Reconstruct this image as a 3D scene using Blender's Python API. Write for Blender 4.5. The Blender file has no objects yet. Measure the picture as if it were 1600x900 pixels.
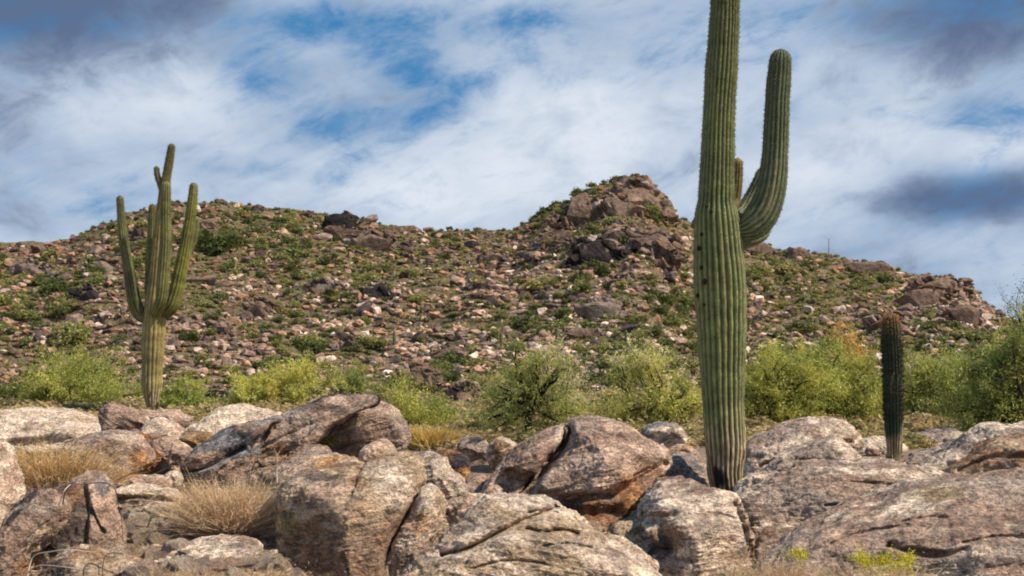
import bpy, math, random
import numpy as np
from mathutils import Vector

# ------------------------------------------------------------------ camera, sky, sun, exposure
scene = bpy.context.scene
FPX = 2198.0          # focal length in photo pixels (1600 wide)
EYE = 1.6
HOR = 500.0           # photo row of the horizon
cam_d = bpy.data.cameras.new("camera")
cam_d.sensor_width = 36.0
cam_d.lens = FPX / 1600.0 * 36.0
cam_d.shift_y = 50.0 / 1600.0
cam_d.clip_start = 0.1
cam_d.clip_end = 8000.0
cam_d.dof.use_dof = True
cam_d.dof.focus_distance = 13.5
cam_d.dof.aperture_fstop = 8.0
cam = bpy.data.objects.new("camera", cam_d)
cam.location = (0, 0, EYE)
cam.rotation_euler = (math.radians(90), 0, 0)
scene.collection.objects.link(cam)
scene.camera = cam

SUN_EL = math.radians(48)
SUN_AZ = math.radians(106)    # clockwise from +Y (the view direction)
sd = bpy.data.lights.new("sun", 'SUN')
sd.energy = 4.9
sd.angle = math.radians(1.6)
sd.color = (1.0, 0.87, 0.70)
sun = bpy.data.objects.new("sun", sd)
S = Vector((math.sin(SUN_AZ) * math.cos(SUN_EL), math.cos(SUN_AZ) * math.cos(SUN_EL), math.sin(SUN_EL)))
sun.rotation_euler = S.to_track_quat('Z', 'Y').to_euler()
sun.location = (20, 0, 40)
scene.collection.objects.link(sun)
scene.view_settings.view_transform = 'Standard'
scene.view_settings.look = 'None'
scene.view_settings.exposure = 0.20
scene.view_settings.gamma = 1.0
scene.view_settings.use_curve_mapping = False
scene.render.engine = 'CYCLES'
scene.cycles.use_denoising = True
scene.cycles.max_bounces = 5
scene.cycles.filter_width = 1.9

world = bpy.data.worlds.new("World")
scene.world = world
world.use_nodes = True
wt = world.node_tree
wt.nodes.clear()


class NT:
    def __init__(self, tree): self.t = tree
    def n(self, typ, **kw):
        nd = self.t.nodes.new(typ)
        for k, v in kw.items(): setattr(nd, k, v)
        return nd
    def l(self, a, b): self.t.links.new(a, b)
    def put(self, sock, v):
        if isinstance(v, (int, float, tuple, list)): sock.default_value = v
        else: self.l(v, sock)
    def math(self, op, a, b=0.0, c=None, clamp=False):
        nd = self.n('ShaderNodeMath', operation=op); nd.use_clamp = clamp
        self.put(nd.inputs[0], a); self.put(nd.inputs[1], b)
        if c is not None: self.put(nd.inputs[2], c)
        return nd.outputs[0]
    def noise(self, vec, scale, detail=4, rough=0.55, dist=0.0, lac=2.0):
        nd = self.n('ShaderNodeTexNoise')
        if vec is not None: self.l(vec, nd.inputs['Vector'])
        nd.inputs['Scale'].default_value = scale; nd.inputs['Detail'].default_value = detail
        nd.inputs['Roughness'].default_value = rough; nd.inputs['Distortion'].default_value = dist
        nd.inputs['Lacunarity'].default_value = lac
        return nd.outputs['Fac']
    def mix(self, fac, a, b, mode='MIX'):
        nd = self.n('ShaderNodeMix', data_type='RGBA', blend_type=mode)
        self.put(nd.inputs[0], fac)
        self.put(nd.inputs[6], a if not isinstance(a, tuple) or len(a) == 4 else a + (1,))
        self.put(nd.inputs[7], b if not isinstance(b, tuple) or len(b) == 4 else b + (1,))
        return nd.outputs[2]
    def ramp(self, fac, lo, hi, a=0.0, b=1.0):
        nd = self.n('ShaderNodeMapRange', interpolation_type='SMOOTHSTEP')
        self.l(fac, nd.inputs[0])
        for i, v in enumerate((lo, hi, a, b)): nd.inputs[i + 1].default_value = v
        return nd.outputs[0]


w = NT(wt)
sky = w.n('ShaderNodeTexSky')
sky.sky_type = 'NISHITA'
sky.sun_disc = False
sky.sun_elevation = SUN_EL
sky.sun_rotation = SUN_AZ
sky.air_density = 1.0
sky.dust_density = 0.4
sky.ozone_density = 2.5
tc = w.n('ShaderNodeTexCoord')
sep = w.n('ShaderNodeSeparateXYZ'); w.l(tc.outputs['Generated'], sep.inputs[0])
az = w.math('ARCTAN2', sep.outputs[0], sep.outputs[1])
el = w.math('ARCSINE', sep.outputs[2])
# cloud sheet coordinates: the streaks run up to the right
den = w.math('ADD', w.math('ABSOLUTE', sep.outputs[2]), 0.22)
cxy = w.n('ShaderNodeCombineXYZ')
w.l(w.math('DIVIDE', sep.outputs[0], den), cxy.inputs[0])
w.l(w.math('DIVIDE', sep.outputs[1], den), cxy.inputs[1])
w.l(el, cxy.inputs[2])
mp = w.n('ShaderNodeMapping'); w.l(cxy.outputs[0], mp.inputs[0])
mp.inputs['Rotation'].default_value = (0, 0, math.radians(-30))
mp.inputs['Scale'].default_value = (2.3, 1.0, 1.6)
n_big = w.noise(mp.outputs[0], 1.1, 4, 0.55, 0.2)
n_med = w.noise(mp.outputs[0], 4.2, 8, 0.60, 0.12)
aev = w.n('ShaderNodeCombineXYZ'); w.l(az, aev.inputs[0]); w.l(el, aev.inputs[1])
mp2 = w.n('ShaderNodeMapping', vector_type='TEXTURE'); w.l(aev.outputs[0], mp2.inputs[0])
mp2.inputs['Rotation'].default_value = (0, 0, math.radians(21))
mp2.inputs['Scale'].default_value = (.11, .034, .3)
n_str = w.noise(mp2.outputs[0], 1.0, 8, 0.66, 0.5)
mp3 = w.n('ShaderNodeMapping', vector_type='TEXTURE'); w.l(aev.outputs[0], mp3.inputs[0])
mp3.inputs['Rotation'].default_value = (0, 0, math.radians(8))
mp3.inputs['Scale'].default_value = (.060, .036, .3)
n_med = w.noise(mp3.outputs[0], 1.0, 10, 0.66, 0.35)


def gauss(px, py, rx, ry, amp):
    a0 = math.atan2(px - 800, FPX); e0 = math.atan2(HOR - py, math.hypot(FPX, px - 800))
    dx = w.math('DIVIDE', w.math('SUBTRACT', az, a0), rx / FPX)
    dy = w.math('DIVIDE', w.math('SUBTRACT', el, e0), ry / FPX)
    q = w.math('ADD', w.math('MULTIPLY', dx, dx), w.math('MULTIPLY', dy, dy))
    return w.math('MULTIPLY', w.math('EXPONENT', w.math('MULTIPLY', q, -1.0)), amp)


def total(base, lst):
    out = base
    for g in lst: out = w.math('ADD', out, gauss(*g))
    return out


# openings where the blue shows through
gap = total(w.math('ADD', w.math('MULTIPLY', w.math('SUBTRACT', n_med, 0.5), 2.8),
                   w.math('MULTIPLY', w.math('SUBTRACT', n_str, 0.5), 1.3)),
            [(400, 112, 85, 50, .8), (640, 105, 90, 45, .80), (560, 195, 110, 38, .78), (700, 160, 80, 38, .5),
             (830, 92, 28, 16, .45), (690, 35, 190, 30, .45), (400, 265, 90, 20, .5), (1240, 25, 150, 45, .4),
             (1520, 175, 70, 30, .75), (1370, 20, 220, 30, .25), (480, 30, 120, 30, .5), (800, 60, 160, 40, .35), (300, 300, 260, 70, .12), (900, 120, 160, 30, .3),
             (1060, 90, 120, 30, .18), (100, 320, 150, 30, .12), (1000, 270, 300, 60, -.35), (220, 130, 180, 80, -.35), (900, 190, 180, 60, -.2), (1400, 110, 120, 50, -.3), (950, 120, 90, 50, -.2)])
gap = w.math('ADD', gap, w.ramp(el, 0.30, 0.75, 0.0, 0.75))  # opens the unseen cloud overhead so the ambient light is weaker
gapm = w.ramp(gap, -0.25, 1.12, 0.0, 0.97)
# brighter and greyer cloud; vignette darkening painted into both top corners
shade = total(w.math('ADD', w.math('MULTIPLY', w.math('SUBTRACT', n_big, 0.5), 1.0),
                     w.math('MULTIPLY', w.math('SUBTRACT', n_med, 0.5), 1.3)),
              [(0, -10, 300, 110, -.95), (1490, 315, 130, 38, -.75), (1590, 290, 90, 40, -.4), (1600, -10, 240, 120, -.65), (1450, 440, 160, 40, -.12),
               (240, 150, 170, 80, .30), (1570, 235, 90, 42, .42), (1370, 160, 160, 70, .25), (950, 170, 200, 80, .28),
               (600, 300, 260, 50, .22), (1300, 270, 100, 60, .25), (100, 250, 200, 40, -.12), (1560, 420, 100, 30, .1), (0, 180, 100, 60, -.25)])
shm = w.ramp(shade, -0.85, 0.65)
cr = w.n('ShaderNodeValToRGB')
w.l(shm, cr.inputs[0])
cr.color_ramp.elements[0].position = 0.0; cr.color_ramp.elements[0].color = (1.0, 1.45, 2.5, 1)
cr.color_ramp.elements[1].position = 1.0; cr.color_ramp.elements[1].color = (7.2, 7.6, 8.2, 1)
e = cr.color_ramp.elements.new(0.5); e.color = (3.9, 4.75, 6.0, 1)
e = cr.color_ramp.elements.new(0.25); e.color = (2.1, 2.75, 3.9, 1)
blue = w.mix(0.88, sky.outputs[0], (0.02, 1.6, 4.0), 'MIX')
skycol = w.mix(gapm, cr.outputs[0], blue)
bg = w.n('ShaderNodeBackground'); bg.inputs['Strength'].default_value = 0.10
w.l(skycol, bg.inputs['Color'])
wo = w.n('ShaderNodeOutputWorld'); w.l(bg.outputs[0], wo.inputs[0])

COL = scene.collection
rng = np.random.default_rng(7)
random.seed(7)


# ------------------------------------------------------------------ helpers
def P(px, py, Y):
    return np.array([(px - 800.0) / FPX * Y, Y, EYE + (HOR - py) / FPX * Y])


_T = rng.random((64, 64, 64)).astype(np.float32)


def vnoise(p):
    i = np.floor(p).astype(np.int64); f = (p - i).astype(np.float32); f = f * f * f * (f * (f * 6 - 15) + 10)
    i0 = i & 63; i1 = (i + 1) & 63
    x0, y0, z0 = i0[:, 0], i0[:, 1], i0[:, 2]; x1, y1, z1 = i1[:, 0], i1[:, 1], i1[:, 2]
    fx, fy, fz = f[:, 0], f[:, 1], f[:, 2]
    a = _T[x0, y0, z0] * (1 - fx) + _T[x1, y0, z0] * fx
    b = _T[x0, y1, z0] * (1 - fx) + _T[x1, y1, z0] * fx
    c = _T[x0, y0, z1] * (1 - fx) + _T[x1, y0, z1] * fx
    d = _T[x0, y1, z1] * (1 - fx) + _T[x1, y1, z1] * fx
    return ((a * (1 - fy) + b * fy) * (1 - fz) + (c * (1 - fy) + d * fy) * fz) * 2 - 1


def fbm(p, octv=4, gain=0.5, ridged=False):
    s = np.zeros(len(p), np.float32); a = 1.0; tot = 0
    q = np.array(p, dtype=np.float64)
    for _ in range(octv):
        v = vnoise(q)
        if ridged: v = 1 - 2 * np.abs(v)
        s += a * v; tot += a; a *= gain; q = q * 2.03 + 17.3
    return s / tot


def raw_mesh(name, verts, faces, mat, cols=None, smooth=False, tris=True):
    """verts (n,3); faces (m,3) or (m,4) arrays, or a list of two arrays [quads, tris]"""
    me = bpy.data.meshes.new(name)
    fl = faces if isinstance(faces, list) else [faces]
    fl = [np.asarray(f, dtype=np.int32) for f in fl if len(f)]
    me.vertices.add(len(verts)); me.vertices.foreach_set('co', np.asarray(verts, np.float32).ravel())
    idx = np.concatenate([f.ravel() for f in fl])
    cnt = np.concatenate([np.full(len(f), f.shape[1], np.int32) for f in fl])
    st = np.concatenate([[0], np.cumsum(cnt)[:-1]]).astype(np.int32)
    me.loops.add(len(idx)); me.loops.foreach_set('vertex_index', idx)
    me.polygons.add(len(cnt)); me.polygons.foreach_set('loop_start', st); me.polygons.foreach_set('loop_total', cnt)
    me.polygons.foreach_set('use_smooth', np.full(len(cnt), smooth))
    if cols is not None:
        at = me.color_attributes.new('col', 'FLOAT_COLOR', 'POINT')
        c4 = np.ones((len(verts), 4), np.float32); c4[:, :3] = cols
        at.data.foreach_set('color', c4.ravel())
    me.update(calc_edges=True)
    if mat: me.materials.append(mat)
    return me


def link(name, me, parent=None, loc=None):
    o = bpy.data.objects.new(name, me); COL.objects.link(o)
    if parent: o.parent = parent
    if loc is not None: o.location = loc
    return o


def tag(o, label=None, cat=None, group=None, kind=None):
    if label: o['label'] = label
    if cat: o['category'] = cat
    if group: o['group'] = group
    if kind: o['kind'] = kind
    return o


def empty(name, loc):
    o = bpy.data.objects.new(name, None); COL.objects.link(o); o.location = loc; o.empty_display_size = .2
    return o


def catmull(pts, per=12, closed=False):
    pts = np.asarray(pts, float); n = len(pts); out = []
    rngi = range(n) if closed else range(n - 1)
    for i in rngi:
        if closed: a, b, c, d = pts[(i - 1) % n], pts[i], pts[(i + 1) % n], pts[(i + 2) % n]
        else: a, b, c, d = pts[max(i - 1, 0)], pts[i], pts[i + 1], pts[min(i + 2, n - 1)]
        for t in np.linspace(0, 1, per, endpoint=False):
            out.append(0.5 * ((2 * b) + (c - a) * t + (2 * a - 5 * b + 4 * c - d) * t * t + (3 * b - a - 3 * c + d) * t ** 3))
    if not closed: out.append(pts[-1])
    return np.array(out)


def resample(poly, n, closed=False):
    p = np.vstack([poly, poly[:1]]) if closed else poly
    s = np.concatenate([[0], np.cumsum(np.linalg.norm(np.diff(p, axis=0), axis=1))])
    t = np.linspace(0, s[-1], n, endpoint=not closed)
    return np.stack([np.interp(t, s, p[:, k]) for k in range(p.shape[1])], 1)


# ------------------------------------------------------------------ materials
def new_mat(name):
    m = bpy.data.materials.new(name); m.use_nodes = True; m.node_tree.nodes.clear()
    return m, NT(m.node_tree)


def finish(k, bsdf):
    o = k.n('ShaderNodeOutputMaterial'); k.l(bsdf, o.inputs[0])


def mat_rock(name, fine=1.0, bump=0.02, spec=0.15):
    m, k = new_mat(name)
    at = k.n('ShaderNodeAttribute', attribute_name='col')
    t = k.n('ShaderNodeTexCoord'); v = t.outputs['Object']
    mp_ = k.n('ShaderNodeMapping'); k.l(v, mp_.inputs[0])
    mp_.inputs['Rotation'].default_value = (0, math.radians(18), 0)
    mp_.inputs['Scale'].default_value = (1, 1, 1.7)
    v2 = mp_.outputs[0]
    a = k.noise(v2, 9 * fine, 7, .68)
    b = k.noise(v2, 34 * fine, 5, .65, .3)
    c = k.noise(v, 90 * fine, 3, .6)
    f1 = k.ramp(a, .33, .67, .55, 1.42)
    f2 = k.ramp(b, .36, .64, .60, 1.36)
    f3 = k.ramp(c, .34, .66, .78, 1.20)
    f = k.math('MULTIPLY', k.math('MULTIPLY', f1, f2), f3)
    cc = k.n('ShaderNodeCombineColor')
    for i_ in range(3): k.l(f, cc.inputs[i_])
    base = k.mix(1.0, at.outputs['Color'], cc.outputs[0], 'MULTIPLY')
    # pale mineral streaks and dark lichen freckles
    st = k.ramp(k.noise(v2, 4.2 * fine, 8, .70, .5), .54, .68, 0, .55)
    base = k.mix(st, base, (.70, .56, .44))
    lc = k.ramp(k.noise(v2, 7 * fine, 8, .78), .54, .64, 0, .52)
    base = k.mix(lc, base, (.10, .074, .066))
    bg_ = k.ramp(k.noise(v, 2.1 * fine, 6, .66), .52, .64, 0, .55)
    base = k.mix(k.math('MULTIPLY', bg_, .62), base, (.20, .15, .135))
    p = k.n('ShaderNodeBsdfPrincipled'); k.l(base, p.inputs['Base Color'])
    p.inputs['Roughness'].default_value = .88; p.inputs['Specular IOR Level'].default_value = spec
    h = k.math('ADD', k.math('MULTIPLY', a, 1.0), k.math('ADD', k.math('MULTIPLY', b, .45), k.math('MULTIPLY', c, .14)))
    bp = k.n('ShaderNodeBump'); bp.inputs['Strength'].default_value = 1.0; bp.inputs['Distance'].default_value = bump * 3.8
    k.l(h, bp.inputs['Height']); k.l(bp.outputs[0], p.inputs['Normal'])
    finish(k, p.outputs[0]); return m


def mat_hillrock(name):
    m, k = new_mat(name)
    at = k.n('ShaderNodeAttribute', attribute_name='col')
    t = k.n('ShaderNodeTexCoord')
    g = k.n('ShaderNodeNewGeometry')
    a = k.noise(g.outputs['Position'], 2.6, 6, .65)
    f = k.ramp(a, .3, .7, .55, 1.4)
    cc = k.n('ShaderNodeCombineColor')
    for i_ in range(3): k.l(f, cc.inputs[i_])
    base = k.mix(1.0, at.outputs['Color'], cc.outputs[0], 'MULTIPLY')
    p = k.n('ShaderNodeBsdfPrincipled'); k.l(base, p.inputs['Base Color'])
    p.inputs['Roughness'].default_value = .9; p.inputs['Specular IOR Level'].default_value = .1
    bp = k.n('ShaderNodeBump'); bp.inputs['Distance'].default_value = .25
    k.l(a, bp.inputs['Height']); k.l(bp.outputs[0], p.inputs['Normal'])
    finish(k, p.outputs[0]); return m


def mat_leaf(name, trans=.3):
    m, k = new_mat(name)
    at = k.n('ShaderNodeAttribute', attribute_name='col')
    d = k.n('ShaderNodeBsdfDiffuse'); k.l(at.outputs['Color'], d.inputs[0])
    tr = k.n('ShaderNodeBsdfTranslucent'); k.l(at.outputs['Color'], tr.inputs[0])
    mx = k.n('ShaderNodeMixShader'); mx.inputs[0].default_value = trans
    k.l(d.outputs[0], mx.inputs[1]); k.l(tr.outputs[0], mx.inputs[2])
    finish(k, mx.outputs[0]); return m


def mat_soil(name, hill=False):
    m, k = new_mat(name)
    g = k.n('ShaderNodeNewGeometry'); v = g.outputs['Position']
    if hill:
        a = k.noise(v, .12, 5, .6); b = k.noise(v, .9, 6, .7); c = k.noise(v, 3.5, 4, .7)
        base = k.mix(k.ramp(a, .38, .62), (.21, .155, .10), (.18, .16, .07))
        base = k.mix(k.ramp(b, .50, .68), base, (.34, .26, .20))
        base = k.mix(k.ramp(c, .50, .66, 0, .6), base, (.08, .06, .05))
        h = k.math('ADD', b, k.math('MULTIPLY', c, .5)); dist = .5
    else:
        a = k.noise(v, 1.2, 6, .65); b = k.noise(v, 9, 6, .7); c = k.noise(v, 42, 4, .7)
        base = k.mix(k.ramp(a, .38, .62), (.42, .30, .20), (.50, .39, .29))
        base = k.mix(k.ramp(b, .46, .60, 0, .85), base, (.24, .155, .10))
        base = k.mix(k.ramp(c, .50, .60, 0, .75), base, (.68, .55, .43))
        h = k.math('ADD', b, k.math('MULTIPLY', c, .6)); dist = .12
    p = k.n('ShaderNodeBsdfPrincipled'); k.l(base, p.inputs['Base Color']); p.inputs['Roughness'].default_value = .95
    p.inputs['Specular IOR Level'].default_value = .05
    bp = k.n('ShaderNodeBump'); bp.inputs['Distance'].default_value = dist
    k.l(h, bp.inputs['Height']); k.l(bp.outputs[0], p.inputs['Normal'])
    finish(k, p.outputs[0]); return m


def mat_cactus(name):
    m, k = new_mat(name)
    at = k.n('ShaderNodeAttribute', attribute_name='col')
    t = k.n('ShaderNodeTexCoord')
    a = k.noise(t.outputs['Object'], 14, 5, .65)
    f = k.ramp(a, .3, .7, .72, 1.25)
    cc = k.n('ShaderNodeCombineColor')
    for i_ in range(3): k.l(f, cc.inputs[i_])
    base = k.mix(1.0, at.outputs['Color'], cc.outputs[0], 'MULTIPLY')
    p = k.n('ShaderNodeBsdfPrincipled'); k.l(base, p.inputs['Base Color']); p.inputs['Roughness'].default_value = .6
    p.inputs['Specular IOR Level'].default_value = .25
    bp = k.n('ShaderNodeBump'); bp.inputs['Distance'].default_value = .012
    k.l(a, bp.inputs['Height']); k.l(bp.outputs[0], p.inputs['Normal'])
    finish(k, p.outputs[0]); return m


M_ROCK = mat_rock('weathered granite')
M_HROCK = mat_hillrock('hillside rock')
M_LEAF = mat_leaf('leaves', .42)
M_STRAW = mat_leaf('dry straw', .2)
M_BARK = mat_leaf('bark', 0.0)
M_SOIL = mat_soil('desert soil')
M_HILL = mat_soil('hillside soil', True)
M_CACT = mat_cactus('saguaro skin')
M_SPINE = mat_leaf('spines', .35)

C = dict(grey=(.39, .30, .24), mauve=(.385, .26, .19), cream=(.74, .58, .44), pink=(.62, .43, .32), orange=(.52, .255, .095),
         dark=(.075, .065, .065), ochre=(.36, .25, .08), brown=(.33, .20, .12), blue=(.25, .24, .245), tan=(.53, .385, .255),
         moss=(.40, .36, .03), rust=(.30, .135, .055), black=(.028, .024, .022))
C = {k_: np.array(v_) * (1.1 if min(v_) > .15 else 1.0) for k_, v_ in C.items()}

# ------------------------------------------------------------------ hill and ground surface
SKY = np.array([(-700, 430), (-300, 400), (0, 381), (75, 381), (105, 374), (150, 356), (200, 333), (250, 320), (310, 316), (345, 313), (390, 320),
                (430, 327), (500, 332), (560, 342), (600, 352), (660, 359), (740, 360), (800, 361), (830, 345), (850, 330),
                (880, 318), (900, 302), (930, 290), (960, 280), (990, 270), (1010, 275), (1030, 295), (1050, 315), (1060, 338),
                (1085, 352), (1160, 383), (1190, 382), (1220, 393), (1245, 390), (1270, 396), (1300, 400), (1330, 410), (1370, 412),
                (1400, 424), (1440, 433), (1480, 432), (1520, 445), (1540, 472), (1570, 488), (1600, 505), (1700, 530), (2300, 560)], float)
RDG = np.array([(-700, 140), (0, 138), (340, 138), (600, 132), (760, 128), (900, 122), (990, 118), (1080, 122), (1200, 130), (1500, 120), (2300, 110)], float)
HT = np.array([0, .055, .174, .31, .495, .68, .86, 1.0]); HV = np.array([0, .108, .247, .386, .555, .725, .88, 1.0])
Y0 = 26.0


def hill_z(u, Y):
    """u = photo column of the direction, Y = distance"""
    u = np.asarray(u, float); Y = np.asarray(Y, float)
    ys = np.interp(u, SKY[:, 0], SKY[:, 1]); R = np.interp(u, RDG[:, 0], RDG[:, 1])
    t = (Y - Y0) / (R - Y0)
    h = np.interp(t, HT, HV)
    py = 635 + (ys - 635) * h
    z = EYE + (HOR - py) / FPX * Y
    zr = EYE + (HOR - ys) / FPX * R
    z = np.where(t > 1, np.maximum(zr - (Y - R) * .45, -.5), z)
    z0 = EYE + (HOR - 635) / FPX * Y0
    z = np.where(t < 0, z0 + 0 * Y, z)
    X = (u - 800) / FPX * Y
    p = np.stack([X.ravel(), Y.ravel(), np.zeros(X.size)], 1)
    mid = np.clip(t, 0, 1) * np.clip(1 - t, 0, 1) * 4
    n = fbm(p / 16.0, 3).reshape(X.shape) * 2.1 * mid + fbm(p / 4.2 + 9, 4).reshape(X.shape) * (1.25 * np.clip(t * 3, 0, 1)) * np.clip(1.3 - t, .35, 1)
    n = n + fbm(p / 1.1 + 5, 3).reshape(X.shape) * np.where(t < 0, .05, .16)
    a_ = np.clip((u - 430) / 90, 0, 1) * np.clip((15.5 - Y) / 2.5, 0, 1)
    return z + n - .38 * a_ * a_ * (3 - 2 * a_)


def hill_depth(px, py):
    Ys = np.linspace(24, np.interp(px, RDG[:, 0], RDG[:, 1]), 260)
    z = hill_z(np.full_like(Ys, px), Ys)
    pr = HOR - (z - EYE) / Ys * FPX
    run = np.minimum.accumulate(pr)
    j = int(np.searchsorted(-run, -py))
    return float(Ys[min(j, len(Ys) - 1)])


def ground_z(x, y):
    u = 800 + x / y * FPX
    return float(hill_z(np.array([u]), np.array([y]))[0])


def polar_sheet(name, us, Ys, mat):
    U, YY = np.meshgrid(us, Ys)
    Z = hill_z(U, YY); X = (U - 800) / FPX * YY
    v = np.stack([X.ravel(), YY.ravel(), Z.ravel()], 1)
    nu, ny = len(us), len(Ys)
    i = np.arange(ny - 1)[:, None] * nu + np.arange(nu - 1)[None]
    f = np.stack([i, i + 1, i + nu + 1, i + nu], -1).reshape(-1, 4)
    o = link(name, raw_mesh(name, v, f, mat, smooth=True)); tag(o, kind='structure'); return o


us = np.concatenate([np.linspace(-1500, -60, 90, endpoint=False), np.linspace(-60, 1660, 900, endpoint=False), np.linspace(1660, 3100, 90)])
polar_sheet('ground', us, np.concatenate([np.linspace(2.5, 7, 12, endpoint=False), 7 * (24 / 7.) ** np.linspace(0, 1, 160)]), M_SOIL)
polar_sheet('hill', us, np.concatenate([24 * (150 / 24.) ** np.linspace(0, 1, 420), np.linspace(152, 215, 24)]), M_HILL)
pl = link('desert_plain', raw_mesh('desert_plain', np.array([(-3000, -3000, -.9), (3000, -3000, -.9), (3000, 3000, -.9), (-3000, 3000, -.9)]),
                                   np.array([[0, 1, 2, 3]]), M_SOIL))
tag(pl, kind='structure')


# ------------------------------------------------------------------ boulders
def boulder(outline, Y, T, seed, main='grey', second='mauve', patch='cream', wpatch=.35, lean=.6, amp=.05, strat=.014, facets=9,
            cracks=(), spots=(), n=None, depthk=.85, mat=None, fscale=1.0, tilt=18, pits=1.0):
    r = np.random.default_rng(seed)
    poly = catmull(outline, 6, True)
    ext = poly.max(0) - poly.min(0)
    if n is None: n = int(np.clip((ext[0] + ext[1]) * 1.35, 70, 620))
    poly = resample(poly, n, True)
    c = (poly.max(0) + poly.min(0)) / 2 * .5 + poly.mean(0) * .5
    size = max(ext) / FPX * Y
    zc = EYE + (HOR - c[1]) / FPX * Y
    # outline in the world, the top leaning away
    Zw0 = EYE + (HOR - poly[:, 1]) / FPX * Y
    Yo = Y + lean * (Zw0 - zc)
    ow = np.stack([(poly[:, 0] - 800) / FPX * Yo, Yo, EYE + (HOR - poly[:, 1]) / FPX * Yo], 1)
    cw = P(c[0], c[1], Y)
    m = max(24, int(n * .52)); phi = np.linspace(0, math.pi, m)
    a = depthk
    rho = np.abs(np.sin(phi)) ** a; dep = -np.sign(np.cos(phi)) * np.abs(np.cos(phi)) ** a
    V = cw[None, None] + rho[:, None, None] * (ow - cw)[None]
    V[..., 1] += dep[:, None] * T
    V = V.reshape(-1, 3)
    # flat faces split off by planes
    q = V - cw
    sc = np.array([ext[0] / FPX * Y / 2, T, ext[1] / FPX * Y / 2])
    keep = 1 - np.repeat(rho, n) ** 5
    for _ in range(facets):
        d = r.normal(size=3); d[1] = -abs(d[1]) - .75; d /= np.linalg.norm(d)
        qq = q / sc; ln = qq @ d
        lim = r.uniform(.50, .84)
        q = q - np.outer(np.maximum(ln - lim, 0) * r.uniform(.8, 1.0) * keep, d) * sc
    V = q + cw

    def normals(V):
        G = V.reshape(m, n, 3)
        du = np.roll(G, -1, 1) - np.roll(G, 1, 1)
        dv = np.empty_like(G); dv[1:-1] = G[2:] - G[:-2]; dv[0] = G[1] - G[0]; dv[-1] = G[-1] - G[-2]
        N = np.cross(dv, du); ln = np.linalg.norm(N, axis=-1, keepdims=True); N = N / np.maximum(ln, 1e-9)
        N = N.reshape(-1, 3)
        out = np.sign(((V - cw) * N).sum(1).mean()) or 1
        N = N * out
        rad = (V - cw) / sc; rad /= np.maximum(np.linalg.norm(rad, axis=1, keepdims=True), 1e-9)
        N[:n * 2] = rad[:n * 2]; N[-n * 2:] = rad[-n * 2:]
        return N
    N = normals(V)
    off = r.uniform(0, 40, 3)
    ta = math.radians(tilt + r.uniform(-6, 6)); fol = np.array([-math.sin(ta), r.uniform(-.2, .2), math.cos(ta)]); fol /= np.linalg.norm(fol)
    s_ = 1.0 / max(size, .15)
    lowf = fbm(V * s_ * 2.1 + off, 3)
    V = V + N * (lowf * amp * size * 1.3)[:, None]
    rid = fbm(V * s_ * 5.5 + off + 7, 4, .55, True)
    med = fbm(V * (3.4 * fscale) + off + 3, 5, .58)
    along = V @ fol
    pf = V + np.outer(along * 5.0, fol)
    sl = fbm(pf * (3.0 * fscale) + off, 5, .6, True)
    fine = fbm(V * (16 * fscale) + off + 21, 4, .6)
    near = 1.0 / fscale
    pit = np.minimum(fbm(V * (9 * fscale) + off + 33, 3, .6) + .12, 0)
    disp = rid * amp * .24 * size + med * .042 * near * min(1, size / .6) + sl * strat * near * 1.25 + fine * .008 * near + pit * .035 * near * pits
    V = V + N * disp[:, None]
    # cracks and ledges that run over the face
    front = np.repeat(dep < .15, n)
    ppx = 800 + V[:, 0] / V[:, 1] * FPX; ppy = HOR - (V[:, 2] - EYE) / V[:, 1] * FPX
    wob = fbm(V * 6 * fscale + off + 50, 3) * 3.5
    crk = np.zeros(len(V))
    for line, wd, dp in cracks:
        L = catmull(line, 8); best = np.full(len(V), 1e9)
        for k_ in range(len(L) - 1):
            A = L[k_]; B = L[k_ + 1] - A; l2 = max(B @ B, 1e-9)
            t = np.clip(((ppx - A[0]) * B[0] + (ppy - A[1]) * B[1]) / l2, 0, 1)
            best = np.minimum(best, np.hypot(ppx - A[0] - t * B[0], ppy - A[1] - t * B[1]))
        g = np.exp(-((best + wob * .6) / wd) ** 2) * front
        V = V + np.array([0, 1.0, -.15])[None] * (g * dp)[:, None] * np.where(front, 1, 0)[:, None]
        crk = np.maximum(crk, g)
    # colours: mineral patches, then placed spots; a few paint shade into recesses
    n1 = fbm(V * 1.7 * fscale + off + 60, 5, .6); n2 = fbm(pf * 1.6 * fscale + off + 70, 5, .6); n3 = fbm(V * 5 * fscale + off + 80, 4, .6)
    def sm(x, a_, b_):
        t = np.clip((x - a_) / (b_ - a_), 0, 1); return (t * t * (3 - 2 * t))[:, None]
    col = C[main][None] * (1 - sm(n1, -.15, .2)) + C[second][None] * sm(n1, -.15, .2)
    th = .32 - wpatch
    k2 = sm(n2 + .25 * n3, th, th + .22)
    col = col * (1 - k2) + C[patch][None] * k2
    col = col * (1 + .28 * n3[:, None])
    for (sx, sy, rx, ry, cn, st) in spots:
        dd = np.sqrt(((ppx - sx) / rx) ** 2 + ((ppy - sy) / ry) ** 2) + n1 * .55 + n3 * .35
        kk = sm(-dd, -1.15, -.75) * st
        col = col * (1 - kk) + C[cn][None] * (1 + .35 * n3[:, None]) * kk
    col = np.clip(col, .01, .9)
    base = np.array([cw[0], Y, 0.0]) if fscale >= .9 else cw
    V = V - base
    i = np.arange(m - 1)[:, None] * n + np.arange(n)[None]; j = np.arange(m - 1)[:, None] * n + (np.arange(n)[None] + 1) % n
    f = np.stack([i, i + n, j + n, j], -1).reshape(-1, 4)
    return raw_mesh('rock', V, f, mat or M_ROCK, col, True), base


G_B = 'granite boulders of the rocky outcrop'
B = []  # name, label, kwargs


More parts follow.
